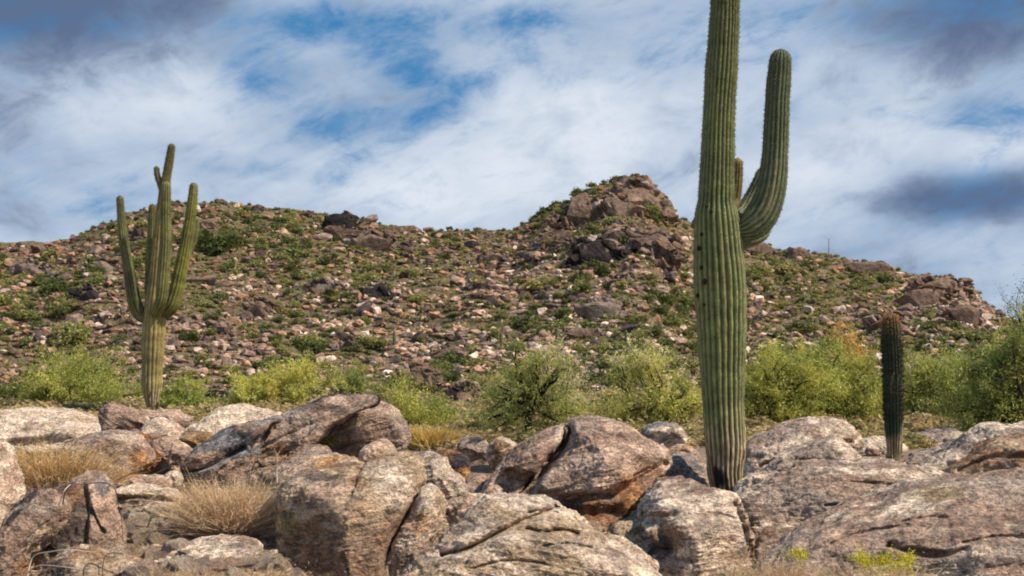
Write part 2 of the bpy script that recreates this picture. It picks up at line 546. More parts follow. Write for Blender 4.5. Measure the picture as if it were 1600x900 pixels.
def b(label, Y, T, outline, name='boulder', **k): B.append((name, label, Y, T, outline, k))


b('largest boulder, mauve grey with a rusty orange undercut right side, beneath the two armed saguaro', 12.0, .62,
  [(815, 782), (835, 752), (862, 716), (884, 692), (889, 668), (905, 658), (940, 655), (970, 662), (1005, 683), (1030, 700), (1046, 714), (1036, 738), (1015, 775), (985, 800), (950, 820), (943, 834), (915, 815), (880, 795), (840, 788)],
  main='mauve', second='grey', patch='pink', wpatch=.34, lean=.9, amp=.025, facets=4, spots=[(1005, 765, 40, 40, 'rust', .6), (985, 772, 16, 30, 'orange', .8), (960, 805, 30, 20, 'rust', .7), (930, 725, 60, 14, 'pink', .7), (880, 800, 60, 22, 'rust', .8), (860, 792, 50, 12, 'dark', .8), (1022, 706, 14, 8, 'pink', .8)],  # dark spot, with rust around it, paints the overhang's shade into the underside
  cracks=[([(892, 668), (887, 690), (865, 717), (838, 752), (816, 784)], 5, .25), ([(1040, 724), (1005, 745), (965, 770), (900, 778), (840, 772)], 7, .12), ([(960, 800), (910, 803), (860, 790)], 12, .12), ([(990, 744), (1005, 736), (1015, 730)], 2, .03)])
b('mauve grey slab split off the left side of the largest boulder by a diagonal crack', 12.3, .5,
  [(752, 782), (756, 760), (775, 735), (800, 710), (825, 690), (850, 675), (872, 665), (888, 663), (886, 684), (862, 718), (836, 752), (812, 784), (785, 792)],
  main='mauve', second='grey', patch='pink', wpatch=.34, lean=.8, amp=.022, facets=3, spots=[(875, 690, 10, 30, 'cream', .7)], cracks=[([(887, 672), (882, 690), (858, 718), (832, 752), (806, 786)], 5, .3)])
b('wide layered grey boulder with wavy ledge cracks at the bottom centre', 9.5, .75,
  [(612, 915), (645, 872), (690, 840), (725, 810), (750, 790), (780, 780), (830, 780), (870, 790), (905, 812), (940, 842), (970, 860), (1000, 880), (1028, 905), (1025, 960), (620, 960)],
  main='tan', second='grey', patch='cream', wpatch=.40, lean=1.1, amp=.03, strat=.02, tilt=-8, facets=4,
  cracks=[([(690, 868), (735, 855), (780, 832), (815, 815), (850, 800), (870, 792)], 4, .16), ([(822, 826), (850, 831), (880, 828), (903, 834)], 3, .09), ([(850, 852), (890, 849), (925, 856)], 1.8, .03), ([(740, 888), (790, 876), (850, 880)], 2, .04), ([(826, 801), (850, 796), (872, 801)], 2.5, .06)],
  spots=[(700, 850, 60, 22, 'tan', .6), (945, 870, 40, 26, 'cream', .6), (960, 860, 14, 10, 'mauve', .5)])
b('big blunt brown boulder with cream top, right behind the dry twiggy shrub', 9.9, .62,
  [(432, 960), (433, 870), (436, 790), (443, 757), (470, 742), (505, 735), (545, 728), (575, 733), (583, 721), (602, 714), (635, 710), (656, 721), (662, 745), (655, 772), (641, 797), (626, 826), (613, 850), (607, 900), (605, 960)],
  main='brown', second='mauve', patch='tan', wpatch=.36, lean=.55, amp=.035,
  spots=[(620, 765, 38, 30, 'cream', .95), (600, 735, 30, 14, 'cream', .6), (480, 750, 46, 12, 'grey', .8), (520, 770, 40, 18, 'pink', .6), (500, 860, 60, 40, 'brown', .6), (450, 815, 20, 16, 'ochre', .6), (560, 800, 50, 40, 'tan', .6), (500, 745, 25, 6, 'dark', .6)],
  facets=5, cracks=[([(664, 768), (642, 800), (616, 850), (606, 920)], 8, .30)])
b('pale wedge of rock right of the black crack beside the big blunt boulder', 9.75, .35,
  [(613, 856), (634, 819), (653, 782), (663, 757), (677, 752), (690, 765), (700, 790), (691, 812), (680, 832), (655, 855), (630, 888), (618, 930), (604, 950), (600, 890)],
  main='tan', second='pink', patch='cream', wpatch=.45, lean=.5, spots=[(650, 815, 20, 20, 'orange', .35), (630, 890, 14, 26, 'dark', .6)])
b('cream and grey shoulder of rock above the black crack', 10.9, .4,
  [(640, 716), (668, 707), (694, 716), (703, 738), (722, 752), (728, 778), (702, 795), (682, 768), (662, 745)], main='grey', second='cream', patch='cream', wpatch=.4)
b('smooth pink slab between the black crack and the layered boulder', 11.3, .3,
  [(685, 835), (690, 802), (718, 777), (760, 778), (785, 785), (755, 803), (705, 835)], main='pink', second='mauve', patch='cream', wpatch=.35, lean=1.2)
b('small dark rock with an orange underside in the gap at the centre', 13.4, .22,
  [(684, 716), (690, 706), (714, 705), (730, 714), (734, 735), (722, 757), (708, 747), (695, 730)], main='dark', second='rust', patch='orange', wpatch=.15, spots=[(725, 742, 10, 12, 'orange', .9)])
b('grey block behind the small dark rock, near the golden grass', 15.8, .3,
  [(716, 704), (720, 688), (744, 683), (762, 690), (764, 716), (748, 727), (722, 722)], main='mauve', second='grey', patch='dark', wpatch=.2, facets=10)
b('tan jumbled rock just left of the split slab, in the central gap', 15.2, .3,
  [(762, 700), (780, 684), (800, 690), (808, 706), (795, 728), (766, 728)], main='tan', second='brown', patch='cream', wpatch=.3, facets=10)
b('low mauve rock tucked under the left end of the split slab', 12.7, .25,
  [(722, 772), (732, 750), (755, 742), (772, 752), (770, 778), (740, 788)], main='mauve', second='pink', patch='grey', wpatch=.2)
b('small tan rock wedged under the rusty side of the largest boulder', 11.1, .16,
  [(958, 828), (972, 818), (1000, 816), (1014, 828), (1013, 848), (1003, 868), (985, 857), (966, 843)], main='tan', second='tan', patch='cream', wpatch=.4)
b('pale narrow rock lying along the right flank of the layered boulder', 10.2, .2,
  [(948, 846), (962, 838), (985, 852), (1010, 870), (1027, 888), (1014, 908), (985, 888)], main='cream', second='tan', patch='cream', wpatch=.2)
b('pale streaked boulder with a dark hollow on its left, left of the long crack', 10.7, .7,
  [(1000, 815), (1015, 775), (1043, 757), (1095, 760), (1133, 766), (1150, 788), (1163, 822), (1174, 862), (1182, 960), (990, 960), (965, 915), (1008, 868), (1028, 840)],
  main='grey', second='mauve', patch='cream', wpatch=.42, lean=1.1, tilt=8, facets=5, strat=.02,
  spots=[(1080, 790, 60, 15, 'cream', .9), (1045, 840, 34, 30, 'brown', .8), (1035, 858, 24, 20, 'dark', .85), (1110, 830, 50, 24, 'grey', .6)],  # brown and dark spots on the left paint the hollow's shade
  cracks=[([(1015, 808), (1040, 830), (1050, 862)], 14, .12), ([(1085, 800), (1120, 802), (1150, 810)], 2, .025), ([(1150, 785), (1164, 822), (1178, 880), (1184, 930)], 4, .12)])
b('broad mottled slab right of the long crack, below the pale domed rocks', 11.6, .9,
  [(1148, 778), (1165, 768), (1200, 755), (1240, 741), (1270, 729), (1330, 726), (1400, 725), (1450, 732), (1490, 742), (1505, 765), (1420, 815), (1250, 900), (1190, 915), (1172, 862), (1160, 820)],
  main='grey', second='mauve', patch='cream', wpatch=.30, lean=1.5, amp=.022, strat=.03, tilt=10,
  spots=[(1330, 755, 90, 16, 'mauve', .65), (1430, 742, 50, 10, 'cream', .7), (1240, 790, 60, 20, 'grey', .6), (1290, 732, 60, 5, 'cream', .5)],
  facets=5, cracks=[([(1146, 775), (1160, 818), (1174, 870), (1184, 920)], 5, .2), ([(1290, 790), (1340, 785), (1400, 775)], 2.5, .06), ([(1330, 752), (1400, 758), (1450, 765)], 2.5, .05)])
b('huge low mauve grey slab filling the bottom right corner, with yellow green tufts', 9.6, .95,
  [(1160, 960), (1180, 905), (1230, 858), (1300, 817), (1380, 785), (1440, 765), (1500, 751), (1550, 748), (1640, 744), (1700, 800), (1680, 960)],
  main='mauve', second='grey', patch='cream', wpatch=.16, lean=1.5, amp=.026, strat=.02, tilt=14, facets=6,
  spots=[(1460, 772, 60, 12, 'ochre', .45), (1370, 820, 70, 20, 'mauve', .5), (1290, 860, 60, 30, 'pink', .45), (1550, 770, 50, 18, 'grey', .6)],
  cracks=[([(1392, 852), (1440, 864), (1480, 866), (1512, 858)], 5, .12), ([(1410, 816), (1450, 808), (1480, 810)], 3, .04), ([(1500, 850), (1560, 838), (1620, 842)], 3, .05), ([(1300, 850), (1350, 832), (1420, 820)], 3, .05)])
b('domed pale boulder with a smooth curved top, right of the two armed saguaro', 15.0, .6,
  [(1150, 745), (1160, 705), (1188, 682), (1230, 663), (1270, 655), (1310, 657), (1336, 668), (1347, 683), (1343, 698), (1325, 700), (1290, 725), (1220, 745), (1180, 752)],
  main='mauve', second='grey', patch='cream', wpatch=.35, lean=.7, amp=.02, facets=3, spots=[(1310, 668, 34, 14, 'cream', .7)], cracks=[([(1190, 728), (1240, 708), (1290, 688), (1330, 690)], 3, .08)])
b('smaller cream sided boulder in front of the domed one', 14.1, .45,
  [(1188, 752), (1214, 716), (1258, 697), (1298, 683), (1318, 690), (1334, 706), (1352, 732), (1300, 755), (1230, 762)],
  main='grey', second='grey', patch='cream', wpatch=.25, lean=.7, amp=.025, facets=4, spots=[(1325, 712, 24, 28, 'cream', .95), (1310, 692, 20, 10, 'cream', .9)])
b('small pale rounded rock at the right foot of the two armed saguaro', 12.6, .22,
  [(1147, 775), (1158, 753), (1184, 740), (1214, 738), (1242, 754), (1225, 772), (1175, 782)], main='cream', second='grey', patch='cream', wpatch=.3, amp=.02, facets=2)
b('small grey egg shaped boulder perched left of the two armed saguaro', 15.3, .26,
  [(1002, 674), (1014, 664), (1040, 661), (1060, 667), (1073, 682), (1071, 699), (1050, 706), (1025, 699), (1008, 688)], main='grey', second='blue', patch='cream', wpatch=.3, amp=.02, facets=3)
b('rounded blue grey boulder at the left foot of the two armed saguaro', 13.4, .35,
  [(1026, 775), (1032, 728), (1042, 711), (1062, 706), (1085, 715), (1104, 730), (1109, 752), (1103, 785), (1040, 790)], main='blue', second='mauve', patch='grey', wpatch=.3, amp=.03, facets=4, spots=[(1104, 740, 6, 18, 'cream', .6)])
b('small orange tan rock under the egg shaped boulder', 14.5, .18,
  [(1040, 716), (1048, 700), (1070, 696), (1086, 706), (1094, 722), (1070, 728)], main='tan', second='orange', patch='pink', wpatch=.3)
b('rounded grey brown boulder on top of the left centre pile', 14.4, .5,
  [(484, 705), (494, 681), (518, 656), (545, 636), (570, 627), (600, 628), (621, 640), (636, 660), (641, 686), (632, 702), (612, 706), (580, 706), (540, 714), (505, 722), (488, 714)],
  main='mauve', second='grey', patch='tan', wpatch=.25, lean=.6, amp=.025, facets=5, spots=[(508, 690, 18, 10, 'moss', .7), (590, 640, 40, 12, 'pink', .5)])
b('long tilted grey slab running up to the top of the left centre pile', 13.7, .45,
  [(386, 730), (393, 706), (402, 684), (425, 667), (442, 650), (480, 631), (515, 620), (545, 619), (588, 625), (556, 640), (522, 662), (498, 690), (470, 708), (440, 728), (410, 736)],
  main='grey', second='mauve', patch='dark', wpatch=.12, lean=.6, amp=.025, facets=5, tilt=32, spots=[(410, 682, 16, 14, 'grey', .9), (490, 636, 50, 8, 'dark', .6), (440, 705, 12, 14, 'orange', .5), (530, 626, 26, 8, 'pink', .6)], cracks=[([(405, 700), (445, 682), (485, 662)], 3, .04)])
b('dark charcoal boulder on the left of the centre pile', 13.0, .5,
  [(270, 790), (276, 748), (290, 726), (312, 704), (342, 680), (372, 665), (410, 655), (436, 654), (414, 672), (400, 700), (394, 735), (380, 765), (340, 785)],
  main='dark', second='mauve', patch='blue', wpatch=.22, lean=.5, amp=.04, tilt=32, facets=10, cracks=[([(285, 738), (320, 730), (350, 715), (380, 700)], 4, .1)])
b('plain grey slab under the long tilted slab', 13.1, .4,
  [(380, 775), (400, 738), (440, 722), (488, 700), (515, 712), (505, 733), (472, 747), (440, 785)], main='grey', second='mauve', patch='grey', wpatch=.2, lean=.8, tilt=28)
b('small bright orange tan block under the rounded top boulder', 12.9, .2,
  [(563, 738), (566, 706), (584, 691), (604, 688), (617, 703), (622, 718), (600, 730), (578, 740)], main='pink', second='orange', patch='tan', wpatch=.4, facets=9)
b('flat orange stained rock lying behind the big blunt boulder', 11.6, .35,
  [(438, 755), (466, 728), (505, 715), (545, 716), (575, 730), (560, 745), (500, 755)], main='pink', second='tan', patch='orange', wpatch=.32, lean=1.3, spots=[(510, 720, 24, 6, 'orange', .55)])
b('sunlit pale pink ledge behind the charcoal boulder', 16.4, .6,
  [(284, 705), (289, 673), (325, 654), (358, 638), (400, 635), (430, 640), (446, 650), (436, 668), (380, 675), (345, 690), (312, 712)], main='pink', second='cream', patch='cream', wpatch=.4, lean=1.2)
b('small ochre rock left of the charcoal boulder', 14.2, .2,
  [(281, 694), (288, 679), (312, 675), (331, 681), (328, 700), (308, 708), (290, 704)], main='ochre', second='brown', patch='tan', wpatch=.15)
b('pink triangular rock with a plain sunlit face, left of the ochre rock', 13.7, .22,
  [(238, 688), (262, 684), (286, 694), (306, 712), (296, 735), (278, 748), (266, 724), (252, 706)], main='pink', second='mauve', patch='pink', wpatch=.2, amp=.02)
b('log shaped mauve rock leaning down to the right at the back left', 15.4, .25,
  [(162, 648), (166, 637), (176, 633), (192, 637), (217, 652), (238, 665), (246, 682), (226, 686), (198, 672), (180, 666), (170, 676)], main='mauve', second='mauve', patch='cream', wpatch=.25, tilt=-30)
b('round cream speckled rock below the left saguaro', 15.0, .35,
  [(222, 690), (228, 664), (250, 654), (274, 663), (286, 680), (288, 702), (250, 705)], main='cream', second='pink', patch='cream', wpatch=.4, amp=.03)
b('thin dark flat rock at the foot of the left saguaro', 18.0, .5,
  [(205, 652), (222, 642), (262, 645), (288, 655), (300, 664), (270, 670), (225, 664)], main='mauve', second='pink', patch='dark', wpatch=.25, lean=1.0)
b('hollowed dark orange rock in the shade behind the left grey and orange boulder', 14.4, .25,
  [(203, 690), (212, 678), (240, 682), (258, 696), (270, 722), (276, 765), (235, 770), (212, 765)], main='orange', second='rust', patch='dark', wpatch=.3)
b('grey boulder with an orange right face beside the golden dry grass', 13.2, .55,
  [(98, 775), (103, 705), (130, 682), (165, 675), (200, 677), (221, 690), (234, 710), (233, 724), (215, 738), (196, 760), (150, 775)],
  main='grey', second='mauve', patch='pink', wpatch=.2, lean=.6, amp=.025, spots=[(218, 722, 22, 24, 'orange', .9), (190, 748, 40, 18, 'orange', .75), (200, 684, 24, 6, 'cream', .8), (150, 735, 34, 24, 'tan', .6), (212, 700, 9, 9, 'dark', .6)])
b('long flat cream ledge across the back left edge', 16.8, 1.2,
  [(-60, 655), (0, 645), (60, 643), (112, 650), (140, 658), (168, 668), (172, 695), (100, 705), (0, 705), (-60, 700)], main='cream', second='tan', patch='cream', wpatch=.5, lean=1.4, amp=.02, facets=3, strat=.02)
b('peach sunlit boulder cut off by the left edge', 10.4, .45,
  [(-70, 720), (-10, 690), (8, 708), (20, 745), (26, 776), (16, 802), (6, 850), (-60, 870)], main='pink', second='tan', patch='cream', wpatch=.35, amp=.03)
b('flat tan slab below the golden dry grass', 12.3, .8,
  [(15, 782), (40, 768), (90, 762), (130, 768), (125, 800), (60, 810), (15, 805)], main='tan', second='pink', patch='cream', wpatch=.3, lean=2.0, strat=.02)
b('long thin cream ledge right of the standing dark rock', 11.7, .4,
  [(170, 785), (176, 766), (215, 758), (252, 763), (280, 773), (278, 790), (225, 795)], main='tan', second='cream', patch='cream', wpatch=.3, lean=1.0, cracks=[([(175, 780), (220, 777), (275, 782)], 3, .12)])
b('small orange tinted slab above the long thin ledge', 12.4, .25,
  [(182, 765), (192, 749), (230, 747), (262, 752), (264, 764), (225, 770)], main='tan', second='pink', patch='orange', wpatch=.2, lean=.8)
b('small pale round stone at the foot of the charcoal boulder', 12.5, .12,
  [(258, 750), (262, 738), (274, 734), (284, 742), (283, 756), (270, 763)], main='cream', second='grey', patch='cream', wpatch=.3, facets=2)
b('standing rock with a dark left side and a pinkish right face at the bottom left', 9.3, .38,
  [(52, 960), (62, 870), (74, 815), (70, 778), (90, 757), (128, 743), (155, 739), (166, 755), (172, 780), (179, 803), (188, 832), (187, 880), (184, 960)],
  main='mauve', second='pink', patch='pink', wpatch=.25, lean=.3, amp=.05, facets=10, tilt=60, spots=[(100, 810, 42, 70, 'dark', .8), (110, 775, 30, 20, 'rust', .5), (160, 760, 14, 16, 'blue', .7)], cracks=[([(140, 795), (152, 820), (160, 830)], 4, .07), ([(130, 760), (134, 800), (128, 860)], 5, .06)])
b('leaning slab with a pale tan edge in the bottom left corner', 8.95, .28,
  [(-40, 960), (-8, 870), (12, 812), (44, 785), (75, 779), (99, 785), (94, 803), (78, 832), (58, 864), (42, 900), (30, 960)],
  main='mauve', second='grey', patch='dark', wpatch=.2, lean=.3, facets=6, tilt=60, spots=[(72, 828, 22, 12, 'tan', .9), (52, 868, 12, 26, 'tan', .9), (36, 895, 14, 20, 'orange', .6), (60, 795, 26, 12, 'grey', .8)])
b('low lumpy tan rock at the bottom edge under the curved pale twig', 8.75, .4,
  [(55, 960), (70, 885), (100, 865), (135, 858), (168, 868), (205, 885), (230, 960)], main='tan', second='brown', patch='cream', wpatch=.3, lean=1.0, spots=[(90, 885, 30, 16, 'dark', .7)])
b('smooth pale grey rock lying low at the bottom left centre', 9.2, .6,
  [(195, 960), (238, 882), (290, 856), (338, 843), (380, 845), (403, 860), (398, 900), (380, 960)], main='grey', second='mauve', patch='cream', wpatch=.35, lean=1.4, amp=.02, facets=3)
b('pale rock just behind the foot of the single column saguaro', 17.2, .4,
  [(1336, 732), (1342, 700), (1362, 688), (1392, 688), (1412, 700), (1410, 735)], main='cream', second='pink', patch='grey', wpatch=.15)
b('long pale rock right of the single column saguaro, at the back', 18.0, .5,
  [(1398, 712), (1408, 683), (1448, 674), (1495, 675), (1518, 688), (1500, 712), (1440, 728), (1402, 730)], main='cream', second='grey', patch='cream', wpatch=.3, lean=.8, strat=.02)
b('dark angular rock right of the foot of the single column saguaro', 15.6, .3,
  [(1408, 736), (1428, 714), (1458, 700), (1500, 689), (1520, 696), (1508, 716), (1470, 735), (1440, 742)], main='dark', second='blue', patch='grey', wpatch=.15, facets=9)
b('blue grey slab rising to the right edge', 14.9, .5,
  [(1435, 738), (1472, 718), (1498, 702), (1520, 682), (1550, 671), (1600, 665), (1660, 648), (1670, 710), (1570, 715), (1525, 735), (1495, 750), (1455, 748)], main='blue', second='grey', patch='cream', wpatch=.22, lean=.8, tilt=20, spots=[(1530, 682, 34, 10, 'cream', .8)])
b('brown boulder with a dark base at the right edge', 13.4, .5,
  [(1486, 755), (1500, 732), (1530, 711), (1558, 693), (1600, 685), (1660, 678), (1670, 760), (1600, 765), (1535, 760)], main='brown', second='mauve', patch='tan', wpatch=.3, lean=.7, tilt=20, cracks=[([(1500, 735), (1550, 715), (1610, 712)], 4, .07)])
b('grey rock poking up in the bottom right corner', 8.75, .4,
  [(1490, 960), (1520, 890), (1570, 873), (1650, 863), (1680, 960)], main='grey', second='mauve', patch='cream', wpatch=.25, lean=1.2)

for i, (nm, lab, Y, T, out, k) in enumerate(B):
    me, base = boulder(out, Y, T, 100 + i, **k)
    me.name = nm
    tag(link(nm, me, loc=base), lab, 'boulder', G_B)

# ------------------------------------------------------------------ small stones in the gaps
ICO = {}


def ico(level):
    if level in ICO: return ICO[level]
    t = (1 + 5 ** .5) / 2
    v = [(-1, t, 0), (1, t, 0), (-1, -t, 0), (1, -t, 0), (0, -1, t), (0, 1, t), (0, -1, -t), (0, 1, -t), (t, 0, -1), (t, 0, 1), (-t, 0, -1), (-t, 0, 1)]
    f = [(0, 11, 5), (0, 5, 1), (0, 1, 7), (0, 7, 10), (0, 10, 11), (1, 5, 9), (5, 11, 4), (11, 10, 2), (10, 7, 6), (7, 1, 8), (3, 9, 4), (3, 4, 2), (3, 2, 6), (3, 6, 8), (3, 8, 9), (4, 9, 5), (2, 4, 11), (6, 2, 10), (8, 6, 7), (9, 8, 1)]
    v = [np.array(x, float) / np.linalg.norm(x) for x in v]
    for _ in range(level):
        c, nf = {}, []
        def mid(a_, b_):
            k_ = (min(a_, b_), max(a_, b_))
            if k_ not in c:
                m_ = v[a_] + v[b_]; v.append(m_ / np.linalg.norm(m_)); c[k_] = len(v) - 1
            return c[k_]
        for a_, b_, c_ in f:
            x, y, z = mid(a_, b_), mid(b_, c_), mid(c_, a_)
            nf += [(a_, x, z), (b_, y, x), (c_, z, y), (x, y, z)]
        f = nf
    ICO[level] = (np.array(v), np.array(f, np.int32)); return ICO[level]


def chip(level, r, rough=.18, planes=7):
    v, f = ico(level); v = v.copy()
    for _ in range(planes):
        d = r.normal(size=3); d /= np.linalg.norm(d); lim = r.uniform(.28, .72); ln = v @ d
        v -= np.outer(np.maximum(ln - lim, 0) * .95, d)
    v *= (1 + rough * fbm(v * 2.2 + r.uniform(0, 50, 3), 3))[:, None]
    return v * np.array([r.uniform(.8, 1.25), r.uniform(.8, 1.2), r.uniform(.5, .85)]), f


stone_me = []
for i in range(8):
    r = np.random.default_rng(500 + i)
    v, f = chip(3, r, .25)
    c0 = C[['cream', 'tan', 'pink', 'grey', 'tan', 'pink', 'tan', 'cream'][i]]
    cc_ = c0[None] * (1 + .4 * fbm(v * 2.5 + i, 4))[:, None]
    stone_me.append(raw_mesh('stone', v, f, M_ROCK, np.clip(cc_, .02, .8), True))
ZONES = [((190, 885, 470, 920), 60, 'small stone at the bottom edge near the smooth pale grey rock'), ((30, 745, 75, 768), 7, 'small pale stone below the golden dry grass'), ((175, 780, 300, 885), 80, 'small tan stone on the sandy patch left of the twiggy shrub'),
         ((685, 725, 760, 775), 16, 'small pale stone in the central gap between the boulders'), ((780, 672, 830, 700), 5, 'small stone behind the split slab'),
         ((640, 700, 720, 712), 7, 'small stone at the edge of the golden grass patch'), ((1340, 700, 1400, 726), 8, 'small stone by the foot of the single column saguaro'),
         ((1080, 748, 1190, 790), 40, 'small stone at the foot of the two armed saguaro'), ((130, 690, 300, 700), 6, 'small stone among the boulders at the back left'),
         ((1400, 705, 1470, 730), 6, 'small stone beside the dark angular rock'), ((980, 800, 1015, 830), 5, 'small stone under the rusty side of the largest boulder')]
for (x0, y0, x1, y1), cnt, lab in ZONES:
    for k_ in range(cnt):
        px, py = random.uniform(x0, x1), random.uniform(y0, y1)
        Y = 1.6 * FPX / (py - HOR) * .985
        p = P(px, py, Y); s_ = random.uniform(.025, .12)
        o = bpy.data.objects.new('small_stone', random.choice(stone_me)); COL.objects.link(o)
        o.location = (p[0], Y, ground_z(p[0], Y) + s_ * .25); o.scale = (s_, s_, s_); o.rotation_euler = (random.uniform(-.3, .3), random.uniform(-.3, .3), random.uniform(0, 6.3))
        tag(o, lab, 'stone', 'small stones scattered between the boulders')

# ------------------------------------------------------------------ rocks on the hill
HCOL = [np.array(c_) for c_ in [(.27, .19, .15), (.19, .135, .11), (.33, .24, .19), (.09, .07, .063), (.44, .36, .30), (.25, .155, .10), (.30, .195, .13), (.12, .09, .08)]]
chips1 = [chip(1, np.random.default_rng(900 + i), .10, 9) for i in range(24)]
chips2 = [chip(2, np.random.default_rng(950 + i), .12, 13) for i in range(24)]
G1 = 'boulders strewn over the rocky hillside'


def hill_pos(px, py):
    Y = hill_depth(px, py); x = (px - 800) / FPX * Y
    return x, Y, float(hill_z(np.array([px], float), np.array([Y]))[0])


def sky_at(px): return float(np.interp(px, SKY[:, 0], SKY[:, 1]))


big_spots = []; small_spots = []
PATCH = lambda px, py: float(fbm(np.array([[px / 95., py / 50., 1.5]]), 3)[0])
while len(small_spots) < 25000:
    px = random.uniform(-40, 1640); ys = sky_at(px)
    py = ys + 3 + (random.random() ** .9) * (662 - ys)
    pat = PATCH(px, py)
    if random.random() > .62 + pat * .9: continue
    small_spots.append((px, py, min(13, max(1.7, random.lognormvariate(1.12, .66) * (1.0 + .35 * (py > 520))))))
while len(big_spots) < 300:
    px = random.uniform(-10, 1610); ys = sky_at(px)
    py = ys + 4 + random.random() * (655 - ys)
    if random.random() > .55 + PATCH(px, py) * 1.4: continue
    big_spots.append((px, py, random.uniform(10, 19)))
vs, fs, cs = [], [], []; nv = 0
# one lookup table of depth for speed
tpx = np.arange(-60, 1665, 6.0); tabs = []
for q_ in tpx:
    Ys = np.linspace(24, np.interp(q_, RDG[:, 0], RDG[:, 1]), 200)
    pr = HOR - (hill_z(np.full_like(Ys, q_), Ys) - EYE) / Ys * FPX
    tabs.append((Ys, np.minimum.accumulate(pr)))


def depth_fast(px, py):
    Ys, run = tabs[int(np.clip(round((px + 60) / 6), 0, len(tabs) - 1))]
    return float(Ys[min(int(np.searchsorted(-run, -py)), len(Ys) - 1)])


SP = [(px, py, s_, depth_fast(px, py)) for px, py, s_ in small_spots]
ZS = hill_z(np.array([s_[0] for s_ in SP]), np.array([s_[3] for s_ in SP]))
for (px, py, s_, Y), z in zip(SP, ZS):
    size = s_ / FPX * Y
    v, f = random.choice(chips1 if s_ < 8 else chips2)
    a_ = random.uniform(0, 6.28); ca, sa = math.cos(a_), math.sin(a_)
    Rm = np.array([[ca, -sa, 0], [sa, ca, 0], [0, 0, 1]])
    tl = random.uniform(-.5, .5); Rt = np.array([[1, 0, 0], [0, math.cos(tl), -math.sin(tl)], [0, math.sin(tl), math.cos(tl)]])
    vv = (v * size) @ (Rt @ Rm).T + np.array([(px - 800) / FPX * Y, Y, z + size * .2])
    vs.append(vv); fs.append(f + nv); nv += len(v)
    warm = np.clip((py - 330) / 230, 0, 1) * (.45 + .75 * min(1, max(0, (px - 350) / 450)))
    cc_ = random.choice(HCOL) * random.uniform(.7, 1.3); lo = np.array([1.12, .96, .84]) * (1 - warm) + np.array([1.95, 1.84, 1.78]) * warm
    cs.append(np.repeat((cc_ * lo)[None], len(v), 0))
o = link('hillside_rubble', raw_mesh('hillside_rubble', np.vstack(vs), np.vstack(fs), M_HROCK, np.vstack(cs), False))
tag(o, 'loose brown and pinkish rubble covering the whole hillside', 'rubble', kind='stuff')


def zone_name(px, py):
    if py > 560: h = 'at the hill foot'
    elif py > 470: h = 'low on the hillside'
    elif py > sky_at(px) + 45: h = 'midway up the hillside'
    else: h = 'just below the ridge line'
    if px < 200: s_ = 'left of the many armed saguaro'
    elif px < 420: s_ = 'right of the many armed saguaro'
    elif px < 640: s_ = 'left of the ridge dip'
    elif px < 820: s_ = 'under the ridge dip'
    elif px < 1080: s_ = 'below the craggy peak'
    elif px < 1370: s_ = 'right of the tallest saguaro'
    else: s_ = 'right of the single column saguaro'
    return h + ', ' + s_


bm_me = []
for i in range(16):
    r = np.random.default_rng(1200 + i)
    v, f = chip(3, r, .16, 18)
    c0 = HCOL[i % len(HCOL)] * r.uniform(.8, 1.15)
    bm_me.append(raw_mesh('hill_boulder', v, f, M_HROCK, np.clip(c0[None] * (1 + .45 * fbm(v * 2 + i, 3))[:, None], .02, .8), False))
for px, py, s_ in big_spots:
    x, Y, z = hill_pos(px, py); size = s_ / FPX * Y
    o = bpy.data.objects.new('hill_boulder', random.choice(bm_me)); COL.objects.link(o)
    o.location = (x, Y, z + size * .15); o.scale = (size * random.uniform(.8, 1.3), size, size * random.uniform(.7, 1.2))
    o.rotation_euler = (random.uniform(-.5, .5), random.uniform(-.5, .5), random.uniform(0, 6.3))
    tag(o, 'angular brown boulder ' + zone_name(px, py), 'boulder', G1)

